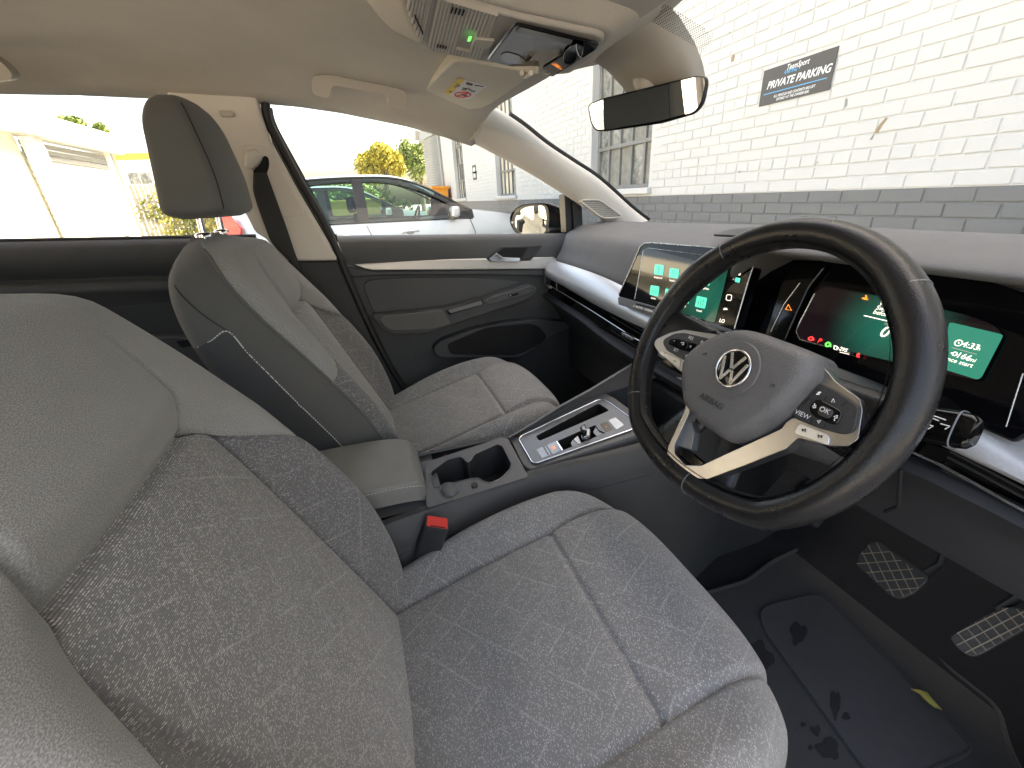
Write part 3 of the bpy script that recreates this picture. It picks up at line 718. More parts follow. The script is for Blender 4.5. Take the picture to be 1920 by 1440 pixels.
# --- mirror housing cover on the windscreen and the inside mirror
mh = empty('rear_view_mirror', RX(1205, 180, .02), 'frameless rear view mirror hanging under its beige grey sensor cover', 'mirror')
hc = [((1190, 420), .0), ((1055, 395), .0)]
prof = [c3(*q) for q in ((1485, 0), (1590, 105), (1680, 240), (1730, 350), (1752, 420))]
right = [RX(*q, .085) for q in prof]; right = [RX(1205, -60, .085)]+right
rows = []
for i, p in enumerate(right):
    r = []; t = i/(len(right)-1); hw = .095-.012*t; dep = .050-.012*t
    for j in range(17):
        a = math.pi*j/16; x = .0+hw*math.cos(a); s_ = math.sin(a)**.7
        r.append(V((x, p.y-dep*s_*.75, p.z-dep*s_*.8)))
    rows.append(r)
rr = []
for i in range(len(rows)-1):
    for t in (0, .25, .5, .75): rr.append([a.lerp(b, t) for a, b in zip(rows[i], rows[i+1])])
rr.append(rows[-1])
M['cover'] = plain('sensor_cover_plastic', (.36, .335, .29), .6, grain=.2, gscale=1300, var=.04)
loft('sensor_cover', rr, M['cover'], mh, sharp=60)
dome('cover_end', [p for p in rows[-1]], [(1, (0, 0, 0)), (.6, (0, .006, -.006))], M['cover'], mh)
# mirror glass: corners in the photo put on a plane turned to the driver
mc = RX(1205, 195, .03); mn = V((.24, -.96, -.12)).normalized()
mp_ = [c3(*q) for q in ((1085, 590), (1160, 555), (1700, 425), (1745, 430), (1760, 460), (1735, 585), (1690, 640), (1500, 695), (1190, 740), (1130, 738), (1105, 700))]
fr_ = rounded([RP(*q, mc, mn) for q in mp_], .008, 3)
dome('mirror_shell', fr_, [(.985, mn*.0012), (1, (0, 0, 0)), (1, mn*-.004), (.95, mn*-.012), (.80, mn*-.026), (.5, mn*-.034)], M['rubber'], mh, 50)
gp = [c3(*q) for q in ((1092, 592), (1165, 563), (1705, 431), (1740, 438), (1748, 465), (1722, 582), (1682, 630), (1490, 680), (1190, 730), (1135, 728), (1112, 695))]
prism('mirror_glass', rounded([RP(*q, mc+mn*.0015, mn) for q in gp], .008, 3), mn*-.002, M['mirror'], mh)
tube('mirror_stem', [mc-mn*.02, V((0, .49, 1.225)), V((0, .53, 1.25))], .016, M['beige2'], mh, n=10)
# --- overhead console
oh = empty('overhead_console', RX(940, 80, 0), 'ribbed beige overhead console with black touch lamp panel', 'overhead console')
on_ = V((0, -.115, -.99)).normalized(); op = V((0, .15, 1.277))
outl = [cO(*q) for q in ((60, -60), (20, 60), (100, 300), (170, 420), (230, 490), (600, 560), (1300, 690), (1400, 715), (1560, 700), (1640, 650), (1850, 450), (1890, 380), (1830, 330), (1060, 170), (760, 90), (400, -20))]
OP = lambda q, off=0: RP(*cO(*q), op+on_*off, on_)
lp = rounded([RP(*q, op, on_) for q in outl], .01, 3)
prism('console_shell', lp, -on_*.012, M['beige2'], oh, .004, 3)
oc = sum(lp, V((0, 0, 0)))/len(lp)
loft('console_surround', [[oc+(p-oc)*s_-on_*d_ for p in lp] for s_, d_ in ((.99, .008), (1.03, .006), (1.10, .009), (1.25, .018), (1.5, .032), (1.8, .06))], M['headliner'], oh, closed=True, sharp=80)
# ribs
for i in range(17):
    t = i/16
    a = (330-30+t*560, -40+t*165); b = (195+t*505, 440+t*115)
    if i == 0: a, b = (250, -60), (150, 400)
    gap = 7 <= i <= 12
    segs = [(0, 1)] if not gap else [(0, .42), (.88, 1)] if i > 8 else [(0, 1)]
    for s0, s1 in segs:
        p = OP((a[0]+(b[0]-a[0])*s0, a[1]+(b[1]-a[1])*s0), .001); q = OP((a[0]+(b[0]-a[0])*s1, a[1]+(b[1]-a[1])*s1), .001)
        tube('rib', [p, p.lerp(q, .5), q], .0032, M['beige2'], oh, n=8)
for i in range(6):
    t = i/5; p = OP((60+t*160, -60+t*20), .001); q = OP((30+t*110, 80+t*310), .001); tube('rib', [p, q], .003, M['beige2'], oh, n=8)
for grp_, n_, dx, dy, sx, sy in (((445, 75), 4, 35, 8, -18, 55), ((305, 425), 4, 25, 6, -10, 28), ((85, 145), 5, 16, 36, 8, 38)):
    for i in range(n_):
        x, y = grp_[0]+dx*i, grp_[1]+dy*i
        prism('slot', [OP(v, .0052) for v in ((x, y), (x+13, y+3), (x+sx+13, y+sy), (x+sx, y+sy-3))], on_*-.001, M['cavity'], oh)
prism('green_led', [OP(v, .005) for v in ((600, 345), (628, 342), (618, 375), (590, 378))], on_*.002, M['green_e'], oh)
prism('lamp_button', rounded([OP(v, .003) for v in ((660, 340), (850, 360), (790, 440), (625, 405))], .004, 3), on_*.004, M['beige2'], oh, .001)
bp = rounded([OP(v, .002) for v in ((1045, 200), (1840, 395), (1800, 450), (1400, 705), (1290, 670), (785, 550))], .006, 3)
bpan = prism('touch_panel', bp, on_*.004, M['blackgloss'], oh, .002)
tube('panel_edge', [OP(v, .006) for v in ((785, 550), (1045, 200))], .0018, M['chrome'], oh, n=6)
prism('lamp_lens', rounded([OP(v, .0065) for v in ((1090, 255), (1590, 380), (1560, 420), (1040, 300))], .004, 3), on_*.0006, plain('lens_smoke', (.10, .10, .10), .15), bpan)
prism('reading_lens', rounded([OP(v, .0065) for v in ((900, 520), (960, 490), (1090, 530), (1150, 590), (1120, 605), (1000, 600), (910, 570))], .008, 3), on_*.0006, plain('lens_grey', (.22, .22, .22), .12, .5), bpan)
prism('lower_strip', rounded([OP(v, .0068) for v in ((1400, 705), (1300, 640), (1500, 520), (1660, 545))], .004, 2), on_*.0012, plain('strip_dark', (.05, .05, .05), .4), bpan)
cc_ = (1570, 540)
prism('call_knob', rounded([OP(v, .0075) for v in ((1500, 490), (1600, 400), (1690, 420), (1680, 520), (1560, 610), (1490, 580))], .012, 4), on_*.002, M['blackgloss'], bpan, .001)
tube('knob_arc', [OP(v, .0105) for v in ((1620, 425), (1625, 470), (1645, 520), (1668, 548))], .001, M['chrome'], bpan, n=6)
text('lettering', 'OFF', .0105, M['amber_e'], OP((1425, 620), .0087), OP((1480, 650))-OP((1380, 600)), OP((1440, 560))-OP((1420, 640)), bpan)
text('lettering', 'AIR BAG', .005, M['amber_e'], OP((1455, 645), .0087), OP((1480, 650))-OP((1380, 600)), OP((1440, 560))-OP((1420, 640)), bpan)
# --- sun visor with its warning label
sv = empty('sun_visor', RX(890, 160, -.42), 'beige passenger sun visor folded up with airbag warning label', 'sun visor')
v_n = V((-.067, -.252, -.965)).normalized(); vp_ = RX(795, 175, -.55)
VP = lambda q, off=0: RP(*cV(*q), vp_+v_n*off, v_n)
vl = rounded([VP(q) for q in ((95, 560), (80, 500), (130, 430), (330, 200), (560, -30), (800, -20), (1900, 170), (1690, 240), (1640, 300), (1500, 400), (1150, 640), (1000, 705), (780, 730), (300, 660))], .02, 4)
prism('visor_panel', [p+v_n*.006 for p in vl], -v_n*.026, M['visor'], sv, .009, 4)
lab = [VP(q, .0068) for q in ((640, 295), (1075, 405), (800, 610), (415, 515))]
LB = prism('warning_label', lab, v_n*.0006, M['print'], sv)
prism('label_band', [VP(q, .0076) for q in ((640, 295), (735, 318), (510, 535), (415, 515))], v_n*.0004, plain('label_yellow', (.80, .58, .04), .5), LB)
VR = (VP((1075, 405))-VP((640, 295))).normalized(); VU = (VP((640, 295))-VP((415, 515))).normalized()
rg = [(700+120*math.cos(t*math.pi/12), 538+38*math.sin(t*math.pi/12)) for t in range(24)]
tube('ban_ring', [VP(q, .008) for q in rg], .0014, plain('label_red', (.6, .02, .02), .5), LB, True, 6)
tube('ban_slash', [VP(q, .008) for q in ((610, 560), (700, 538), (790, 515))], .0012, plain('label_red', (.6, .02, .02), .5), LB, n=6)
dk = M['rubber']
for pts in (((680, 530), (720, 525), (760, 555)), ((700, 545), (745, 560)), ((700, 440), (760, 450)), ((690, 465), (740, 470), (770, 450)), ((790, 440), (800, 465), (830, 470)), ((830, 490), (850, 480)), ((860, 500), (880, 485))):
    tube('pictogram', [VP(q, .008) for q in pts], .0012, dk, LB, n=5)
for pts in (((755, 360), (850, 385), (840, 398), (750, 375)), ((880, 398), (1010, 418))): tube('pictogram', [VP(q, .008) for q in pts], .001, dk, LB, n=5)
prism('warning_triangle', [VP(q, .0082) for q in ((520, 480), (545, 500), (490, 500))], v_n*.0003, dk, LB)
for i in range(3): tube('small_print', [VP((575+i*28, 430-i*4), .0082), VP((625+i*18, 375+i*12), .0082)], .0007, dk, LB, n=5)
tube('visor_clip', [VP(q, .010) for q in ((1590, 215), (1600, 250), (1660, 265), (1720, 215))], .004, M['beige'], sv, n=8)
# --- grab handles
def grab(name, f, pts, x, label):
    h = empty(name, RX(*f(*pts[0]), x), label, 'grab handle', 'roof grab handles')
    P = [RX(*f(*q), x) for q in pts]
    prism('grip', rounded(P, .012, 4), (.028, 0, -.006), M['beige2'], h, .008, 3)
    return h
grab('grab_handle', c2, ((315, 5), (330, -25), (420, -30), (800, 48), (840, 70), (842, 168), (830, 172), (755, 155), (735, 145), (738, 92), (720, 82), (450, 32), (425, 38), (415, 95), (395, 102), (318, 82)), -.52, 'beige grab handle above the front passenger window')
gh2 = grab('grab_handle', c1, ((-220, 470), (-220, 300), (-180, 270), (-60, 285), (60, 350), (120, 420), (105, 450), (0, 462), (-20, 470), (-30, 420), (-170, 400), (-180, 470)), -.55, 'grab handle at the roof edge above the rear side window')
# --- B pillar
bp_ = empty('b_pillar', RX(560, 480, -.67), 'beige door pillar between the side windows with belt anchor', 'pillar')
pts = [(300, -340), (340, -140), (372, -40), (392, 20), (440, 180), (700, 650), (1000, 1160), (1095, 1322), (1060, 1332), (715, 1337), (560, 1330), (400, 1120), (300, 1062), (190, 850), (20, 420), (-240, 100), (-470, -140), (-600, -340)]
prism('pillar_cover', PX(cB, pts, -.652), (-.05, 0, 0), M['beige'], bp_, .014, 4)
prism('pillar_inset', rounded(PX(cB, [(150, 218), (330, 218), (430, 245), (775, 850), (770, 890), (560, 916), (380, 600)], -.650), .012, 3), (-.01, 0, 0), M['beige'], bp_, .003)
prism('lower_cover', rounded([RX(*q, -.668) for q in ((520, 490), (633, 487), (648, 520), (700, 636), (775, 760), (600, 790), (480, 600))], .01, 2), (-.05, 0, 0), M['dark'], bp_, .008)
tube('door_seal', spline([RX(*q, -.672) for q in ((497, 190), (503, 228), (520, 262), (556, 330), (600, 405), (632, 470), (652, 520), (690, 606), (730, 685), (768, 745))], 5), .011, M['rubber'], bp_, n=8)
dr = [(200, 310), (230, 270), (300, 242), (345, 300), (380, 330), (350, 390), (270, 460), (200, 440)]
dome('belt_guide_cover', rounded(PX(cB, dr, -.645), .012, 3), [(1, (-.01, 0, 0)), (1, (.004, 0, 0)), (.9, (.014, 0, 0)), (.5, (.018, 0, .003))], M['beige'], bp_)
prism('belt_slot', rounded(PX(cB, [(385, 312), (430, 335), (436, 420), (405, 505), (290, 500), (275, 465), (350, 400)], -.6465), .008, 3), (-.004, 0, 0), M['cavity'], bp_)
prism('blank_cover', rounded(PX(c1, [(1225, 620), (1310, 622), (1318, 655), (1235, 655)], -.640), .006, 3), (-.03, 0, 0), M['beige2'], bp_, .002)
sbm = empty('seat_belt', RX(520, 400, -.64), 'black seat belt running down the door pillar behind the passenger seat', 'seat belt')
L_ = [(285, 480), (282, 560), (292, 700), (400, 1010), (470, 1170), (640, 1340), (900, 1560)]; R_ = [(412, 480), (440, 560), (490, 700), (585, 960), (640, 1120), (715, 1337), (860, 1700)]
rows = []
for a, b in zip(spline([RX(*cB(*q), -.628) for q in L_], 4), spline([RX(*cB(*q), -.630) for q in R_], 4)): rows.append([a.lerp(b, t/4)+V((.002*math.sin(t/4*math.pi), 0, 0)) for t in range(5)])
solid(loft('belt_strap', rows, M['belt'], sbm, sharp=60), .0016)
# --- floor
fl_rows = []
for x in (-.72, -.45, -.22, .22, .45, .72): fl_rows.append([V((x, y, z)) for y, z in ((-1.75, .18), (-.2, .18), (.3, .18), (.86, .18), (.96, .21), (1.22, .56), (1.28, .75), (1.30, .83))])
tag(loft('car_floor', fl_rows, M['carpet'], None, flip=False), kind='structure')
# --- passenger front door
fd = empty('front_passenger_door', (-.7, .3, .2), 'dark front passenger door with silver trim strip and armrest', 'car door')
rows = []
for x, yp, a, b in ((-.752, 441.5, 628, 1075), (-.735, 442.5, 630, 1075), (-.715, 446, 632, 1075), (-.703, 455, 634, 1070), (-.697, 470, 640, 1060), (-.695, 487, 646, 1055), (-.697, 497, 650, 1050)):
    dy = lambda px: -(px-640)*.0105*(1 if yp < 480 else .9)
    rows.append([RX(px, yp+dy(px), x) for px in [a+(b-a)*t/14 for t in range(15)]])
loft('belt_panel', rows, M['doorsoft'], fd, sharp=70)
tp = [(553, 1038), (700, 1030), (900, 1018), (1100, 1008), (1290, 1004), (1560, 998), (1680, 996), (1690, 1060), (1600, 1064), (1300, 1066), (1000, 1069), (660, 1071), (610, 1062)]
prism('silver_strip', PX(c2, tp, -.690), (-.03, 0, 0), M['doortrim'], fd, .003)
prism('door_card', PX(ident, [(645, 494), (1080, 480), (1120, 760), (770, 770), (700, 620)], -.712), (-.03, 0, 0), M['door'], fd, .006)
prism('under_strip', PX(c2, [(500, 1040), (660, 1073), (1000, 1071), (1690, 1062), (1690, 1105), (1300, 1098), (800, 1100), (520, 1110)], -.698), (-.02, 0, 0), M['doorsoft'], fd, .005)
cp = [(600, 1150), (640, 1125), (720, 1117), (1100, 1110), (1380, 1122), (1530, 1146), (1420, 1180), (1250, 1225), (1050, 1285), (700, 1330), (670, 1320), (630, 1230)]
prism('padded_inset', rounded(PX(c2, cp, -.704), .02, 3), (-.03, 0, 0), M['doorsoft'], fd, .008, 3)
ar = [(655, 1330), (720, 1325), (1050, 1293), (1290, 1232), (1400, 1190), (1530, 1150), (1580, 1160), (1575, 1200), (1500, 1245), (1330, 1300), (1100, 1375), (1000, 1415), (950, 1425), (760, 1428), (720, 1400)]
prism('armrest', rounded(PX(c2, ar, -.650), .012, 3), (-.09, 0, 0), M['door'], fd, .014, 4)
prism('armrest_pad', rounded(PX(c2, [(690, 1345), (720, 1330), (1035, 1296), (1060, 1305), (1100, 1372), (990, 1405), (760, 1412), (725, 1390)], -.643), .012, 3), (-.05, 0, 0), M['vinyl'], fd, .012, 4)
prism('grip_recess', rounded(PX(c2, [(1065, 1298), (1275, 1232), (1285, 1262), (1085, 1322)], -.6485), .004, 2), (-.002, 0, 0), M['cavity'], fd)
prism('grip_tray', rounded(PX(c2, [(1080, 1296), (1268, 1240), (1276, 1262), (1095, 1312)], -.6470), .004, 2), (-.002, 0, 0), M['panel'], fd)
sw = prism('switch_panel', rounded(PX(c2, [(1290, 1245), (1310, 1225), (1540, 1160), (1560, 1170), (1540, 1205), (1300, 1268)], -.6470), .006, 2), (-.006, 0, 0), M['doorsoft'], fd, .002)
prism('window_switch', rounded(PX(c2, [(1420, 1212), (1470, 1196), (1480, 1203), (1428, 1220)], -.643), .003, 2), (-.006, 0, 0), M['blackgloss'], sw, .001)
box('switch_lamp', RX(*c2(1432, 1213), -.642), (.002, .003, .002), M['print'], sw)
pk = [(590, 680), (640, 640), (820, 575), (1000, 537), (1170, 520), (1410, 535), (1410, 560), (1300, 600), (1130, 712), (1080, 738), (640, 738), (605, 722)]
prism('lower_pocket', rounded(PX(c3p, pk, -.672), .015, 3), (-.06, 0, 0), M['door'], fd, .010, 3)
ok = [(665, 662), (900, 562), (1150, 541), (1200, 560), (1243, 615), (1225, 645), (1130, 698), (1060, 724), (690, 719)]
prism('speaker_grille', rounded(PX(c3p, ok, -.6705), .015, 3), (-.002, 0, 0), M['cavity'], fd)
hp = [(888, 172), (980, 98), (1218, 90), (1150, 186), (915, 192)]
prism('handle_frame', rounded(PX(c3p, hp, -.690), .006, 2), (-.02, 0, 0), M['dark'], fd, .004)
prism('handle_recess', rounded(PX(c3p, [(925, 165), (995, 108), (1132, 106), (1090, 180), (930, 182)], -.6885), .004, 2), (-.002, 0, 0), M['cavity'], fd)
lev = prism('handle_lever', rounded(PX(c3p, [(908, 172), (955, 136), (985, 160), (1040, 164), (1092, 164), (1086, 186), (930, 187)], -.680), .006, 3), (-.012, 0, 0), M['chrome'], fd, .004, 3)
wg = [(430, 30), (500, 130), (700, 485), (1068, 1095)]
gl_ = [RX(*cB(*q), -.755) for q in wg]+[RX(1058, 441, -.755), RX(1056, 362, -.755)]+[RX(*q, -.755) for q in ((960, 305), (870, 255), (760, 222), (640, 198), (540, 185), (510, 190))]
mk('window_pane', gl_, [list(range(len(gl_)))], M['glass'], fd, None)
fl_ = spline([RX(*cB(*q), -.712) for q in ((380, -140), (392, -60), (405, 60), (445, 170), (690, 640), (985, 1115), (1040, 1200))], 6); fr2 = spline([RX(*cB(*q), -.722) for q in ((455, -140), (470, -60), (500, 20), (560, 140), (760, 505), (1060, 1075), (1098, 1125))], 6)
solid(loft('window_frame', [[a, a.lerp(b, .15)+V((.004, 0, 0)), a.lerp(b, .3)+V((-.006, 0, 0)), a.lerp(b, .6)+V((.002, 0, 0)), b] for a, b in zip(fl_, fr2)], M['rubber'], fd, sharp=30), .012)
prism('quarter_bar', [RX(*c2(*q), -.715) for q in ((1735, 640), (1772, 660), (1782, 862), (1748, 862))], (-.05, 0, 0), M['rubber'], fd, .004)
prism('quarter_cover', [RX(*c2(*q), -.712) for q in ((1778, 672), (1835, 712), (1842, 852), (1790, 858))], (-.04, 0, 0), M['dark'], fd, .004)
box('lock_pin', RX(630, 443, -.72), (.006, .006, .012), M['rubber'], fd)
q_ = [RX(*c3(*q), -.74) for q in ((1060, 1180), (1190, 1250), (1200, 1285), (1062, 1300))]
mk('quarter_pane', q_, [[0, 1, 2, 3]], M['glass'], fd, None)
# door mirror (fixed to the door)
mdn = V((.62, -.78, .02)).normalized(); md0 = RX(1000, 410, -.90)
MD = lambda q, off=0.: RP(*c2(*q), md0+mdn*off, mdn)
shell = rounded([MD(q) for q in ((1425, 775), (1440, 735), (1475, 705), (1530, 692), (1630, 688), (1700, 710), (1742, 735), (1755, 790), (1750, 862), (1680, 875), (1500, 872), (1460, 862), (1432, 820))], .02, 3)
sh = dome('mirror_housing', shell, [(.97, mdn*.004), (1.0, (0, 0, 0)), (.99, mdn*-.02), (.92, mdn*-.05), (.7, mdn*-.085), (.4, mdn*-.10)], plain('mirror_black', (.015, .015, .016), .35, dust=.12), fd)
prism('mirror_pane', rounded([MD(q, .0065) for q in ((1455, 790), (1475, 742), (1515, 715), (1580, 707), (1622, 707), (1634, 770), (1628, 866), (1500, 868), (1462, 835))], .015, 3), mdn*-.002, M['mirror'], sh)
prism('mirror_rim', rounded([MD(q, .0055) for q in ((1434, 790), (1457, 732), (1500, 704), (1580, 697), (1640, 702), (1650, 770), (1640, 872), (1495, 873), (1447, 840))], .02, 3), mdn*-.003, plain('mirror_trim', (.02, .02, .02), .3, dust=.25), sh)
prism('warning_dot', [MD(q, .008) for q in ((1437, 795), (1448, 796), (1446, 808), (1436, 806))], mdn*-.001, M['print'], sh)
prism('mirror_foot', [RX(*c2(*q), -.83) for q in ((1650, 828), (1755, 828), (1755, 862), (1650, 866))], (-.06, 0, 0), M['rubber'], sh, .01)
# --- rear passenger door
rd = empty('rear_passenger_door', (-.7, -.9, .2), 'dark rear passenger door with window behind the front passenger seat', 'car door')
prof = [(-.755, 452), (-.735, 453.5), (-.715, 458), (-.706, 470), (-.700, 490), (-.700, 520), (-.712, 526), (-.712, 530), (-.702, 534), (-.694, 548), (-.694, 556), (-.704, 562), (-.71, 600), (-.71, 660), (-.70, 690)]
rows = []
for x, y in prof: rows.append([RX(px, y-(px*.02 if y < 470 else px*.034), x) for px in (-300, -120, 0, 100, 200, 300, 400, 480)])
loft('door_card', rows, M['door'], rd, sharp=70)
loft('lower_card', [[V((-.70, y, z)) for y in (-1.6, -1.0, -.5, -.2)] for z in (.18, .45, .84)], M['dark'], rd)
prism('armrest', rounded([RX(*q, -.655) for q in ((150, 640), (330, 632), (420, 650), (430, 672), (360, 700), (150, 690))], .01, 3), (-.06, 0, 0), M['door'], rd, .01, 3)
prism('grip_recess', rounded([RX(*q, -.653) for q in ((330, 640), (400, 632), (410, 642), (340, 652))], .003, 2), (-.002, 0, 0), M['cavity'], rd)
rg_ = [RX(*q, -.758) for q in ((-500, 470), (-500, 160), (0, 160), (200, 165), (420, 172), (460, 220), (510, 460), (480, 470))]
mk('window_pane', rg_, [list(range(len(rg_)))], M['glass'], rd, None)
tube('window_seal', [RX(*q, -.74) for q in ((-300, 456), (0, 452), (320, 446), (480, 443))], .006, M['rubber'], rd, n=6)
# --- right side and tail of the shell (mostly out of view, they shade the cabin)
rs = empty('driver_side_shell', (.72, -.8, .2), 'dark body side behind the driver seat', 'body side')
box('rear_door_panel', (.73, -1.1, .58), (.05, 1.2, .8), M['door'], rs, .02)
prism('pillar_cover', [V((.66, -.52, 1.33)), V((.66, -.38, 1.33)), V((.71, -.30, .95)), V((.71, -.30, .2)), V((.71, -.52, .2)), V((.71, -.50, .95))], (.04, 0, 0), M['beige'], rs, .01)
box('sill', (.745, .1, .23), (.07, 1.1, .12), M['dark'], rs, .02)
tg = empty('tailgate', (0, -1.72, .2), 'dark tailgate panel with rear window behind the rear seats', 'tailgate')
box('lower_panel', (0, -1.72, .56), (1.4, .06, .76), M['dark'], tg, .02)
for s in (-1, 1): prism('rear_pillar', [V((s*.66, -1.75, .93)), V((s*.66, -1.45, .97)), V((s*.66, -1.40, 1.30)), V((s*.64, -1.72, 1.28))], (-s*.04, 0, 0), M['beige'], tg, .01)
rb_ = empty('rear_bench', (0, -1.2, .2), 'dark cloth rear bench seat behind the front seats', 'rear seat')
box('seat_cushion', (0, -1.02, .40), (1.26, .5, .16), M['sidecloth'], rb_, .05, seg=3)
box('seat_back', (0, -1.40, .70), (1.26, .16, .58), M['sidecloth'], rb_, .06, Matrix.Rotation(math.radians(14), 3, 'X'), 3)
for x in (-.36, 0, .36): box('headrest', (x, -1.50, 1.06), (.26, .10, .16), M['sidecloth'], rb_, .04, seg=3)
# ================================================================== FRONT SEATS
REC = math.radians(23); HZ = .45; SC_, SS_ = math.cos(REC), math.sin(REC)
def BK(u, n, s): return V((u, n*SC_-s*SS_-.035, HZ+n*SS_+s*SC_))
def zoned(grid, uvg, zone, mats, parent, closed_cols=False):
    """split one smooth grid into part meshes by face zone, sharing the normals of the whole"""
    m, n = len(grid), len(grid[0]); vs = [p for r in grid for p in r]; uvs = [q for r in uvg for q in r]; fs = []
    for i in range(m-1):
        for j in range(n-1): fs.append(([i*n+j, i*n+j+1, (i+1)*n+j+1, (i+1)*n+j], zone(i, j)))
    nor = [V((0, 0, 0)) for _ in vs]
    for f, _ in fs:
        a = (vs[f[2]]-vs[f[0]]).cross(vs[f[3]]-vs[f[1]])
        for v in f: nor[v] += a
    nor = [q.normalized() if q.length > 0 else V((0, 0, 1)) for q in nor]
    out = {}
    keys = []
    for _, zz in fs:
        if zz not in keys: keys.append(zz)
    for key_ in keys:
        z = key_ if isinstance(key_, str) else key_[0]
        fl = [f for f, zz in fs if zz == key_]
        if not fl: continue
        used = sorted({v for f in fl for v in f}); ix = {v: i for i, v in enumerate(used)}
        o = mk(z, [vs[v] for v in used], [[ix[v] for v in f] for f in fl], mats[z], parent, None, [uvs[v] for v in used], local=True)
        o.data.polygons.foreach_set('use_smooth', [True]*len(o.data.polygons))
        o.data.normals_split_custom_set_from_vertices([nor[v] for v in used]); out[key_] = o
    return out
def densify(keys, fine, near):
    """parameter samples: coarse everywhere, finer around the seam positions"""
    s = set()
    a, b = keys
    N = fine
    for i in range(N+1): s.add(round(a+(b-a)*i/N, 5))
    for c, w, k_ in near:
        for i in range(-k_, k_+1): s.add(round(c+w*i/k_, 5))
    return sorted(x for x in s if a-1e-9 <= x <= b+1e-9)
Wt = [(0, .205), (.1, .226), (.2, .238), (.3, .240), (.4, .234), (.48, .226), (.55, .204), (.595, .172), (.62, .130), (.635, .085)]
Ui = [(0, .136), (.1, .143), (.25, .151), (.395, .150), (.41, .144), (.43, .120), (.47, .122), (.55, .11), (.635, .055)]
Nb = [(0, .020), (.08, .044), (.18, .056), (.28, .050), (.38, .034), (.46, .018), (.55, .004), (.635, 0)]
STOP = .43
def back_mesh(parent):
    ss = densify((0, .635), 84, [(STOP, .016, 9)]); fcol = densify((-1, 1), 74, [(-.6, .045, 6), (.6, .045, 6)])
    NS = 12; grid = []; uvg = []; meta = []
    for s0 in ss:
        row = []; uvr = []
        W0 = sint(Wt, s0); ui0 = sint(Ui, s0)
        tt = sm((s0-.575)/.06); topn = -.045*tt**1.3
        edge = None
        def front(f):
            af = abs(f); sg = 1 if f > 0 else -1
            s = s0
            if af > .6:
                b = (af-.6)/.4; s = s0-.13*b*sm(s0/.30)*sm((.60-s0)/.17)
                W = sint(Wt, s); u = ui0+b*(W-ui0)
                nb = sint(Nb, s); n = nb*sm(b/.80)
                if b > .70: t = (b-.70)/.30; n -= .030*(1-math.sqrt(max(0, 1-t*t)))
                d = (u-ui0); n -= .009*math.exp(-(d/.0050)**2)*(1 if s0 < .5 else max(0, 1-(s0-.5)/.08))
                if s0 > STOP: n += .020*sm((s0-STOP)/.05)*(1-b)
                n -= .0030*math.exp(-((s0-STOP)/.0035)**2)
            else:
                t = af/.6; u = ui0*t; n = .006*(1-t*t)
                d = ui0-u; n -= .009*math.exp(-(d/.0050)**2)*(1 if s0 < .5 else max(0, 1-(s0-.5)/.08))
                if s0 > STOP: n += .020*sm((s0-STOP)/.045)
                n -= .012*math.exp(-((s0-STOP)/.0065)**2)
                n += .004*math.sin(s0*22)*(1-t*t) if s0 < STOP-.02 else 0
            n = n*(1-tt)+topn
            return u*sg, n, s
        for f in fcol:
            u, n, s = front(f); row.append(BK(u, n, s)); uvr.append((u, s))
        u, n, s = front(1.0); T = sint([(0, -.15), (.3, -.155), (.45, -.160), (.53, -.148), (.60, -.118), (.635, -.090)], s0)
        for k_ in range(1, NS+1):
            t = k_/NS; nn = n+(T-n)*t; uu = u+.010*math.sin(t*math.pi)*(1-tt)-.018*sm((t-.8)/.2); row.append(BK(uu, nn, s)); uvr.append((uu-nn, s))
        for k_ in range(1, 9):
            t = k_/8; um = u-.018; row.append(BK(um-2*um*t, T-.012*math.sin(t*math.pi)*(1-tt), s)); uvr.append((um*t, s))
        for k_ in range(NS-1, -1, -1):
            t = k_/NS; nn = n+(T-n)*t; uu = u+.010*math.sin(t*math.pi)*(1-tt)-.018*sm((t-.8)/.2); row.append(BK(-uu, nn, s)); uvr.append((-uu+nn, s))
        grid.append(row); uvg.append(uvr)
    # close the top with a ridge
    last = grid[-1]; nf = len(fcol)
    c = sum(last[:nf], V((0, 0, 0)))/nf
    grid.append([V((p.x*.9, c.y*.0+p.y-.004, p.z+.004)) if j < nf else V((p.x*.9, p.y+.004, p.z+.004)) for j, p in enumerate(last)]); uvg.append(uvg[-1])
    grid.append([V((p.x*.8, last[nf//2].y-.02, last[nf//2].z+.004)) for p in last]); uvg.append(uvg[-1])
    ncol = len(grid[0])
    ST2 = max(i for i, s in enumerate(ss) if s <= .532)
    def zone(i, j):
        s = ss[min(i, len(ss)-1)]
        if j < nf-1:
            fm = (fcol[j]+fcol[j+1])/2
            if s < STOP-1e-6: return 'insert_panel' if abs(fm) < .6 else ('side_bolster', fm > 0)
            return 'shoulder_panel'
        k_ = j-(nf-1) if j < nf-1+NS else (ncol-2-j if j >= ncol-1-NS else 99)
        if k_ < 5 or (i >= ST2 and k_ < 99): return ('side_panel', j < nf-1+NS)
        if k_ < 99: return ('lower_side_panel', j < nf-1+NS)
        return 'rear_panel'
    z = zoned(grid, uvg, zone, {'shoulder_panel': M['shoulder'], 'insert_panel': M['insert'], 'side_bolster': M['bolster'], 'side_panel': M['sidecloth'], 'lower_side_panel': M['vinyldark'], 'rear_panel': M['vinyldark']}, parent)
    # piping along the front edge of both sides, and the pale stitched line on the flank
    for jj, sg in ((nf-1, 1), (0, -1)):
        pt = [grid[i][jj]+V((sg*.001, 0, 0)) for i in range(2, len(ss)-2, 2)]
        o = tube('piping', pt, .0030, M['sidecloth'], parent, n=6); o.data['world'] = 0; o.location = (0, 0, 0)
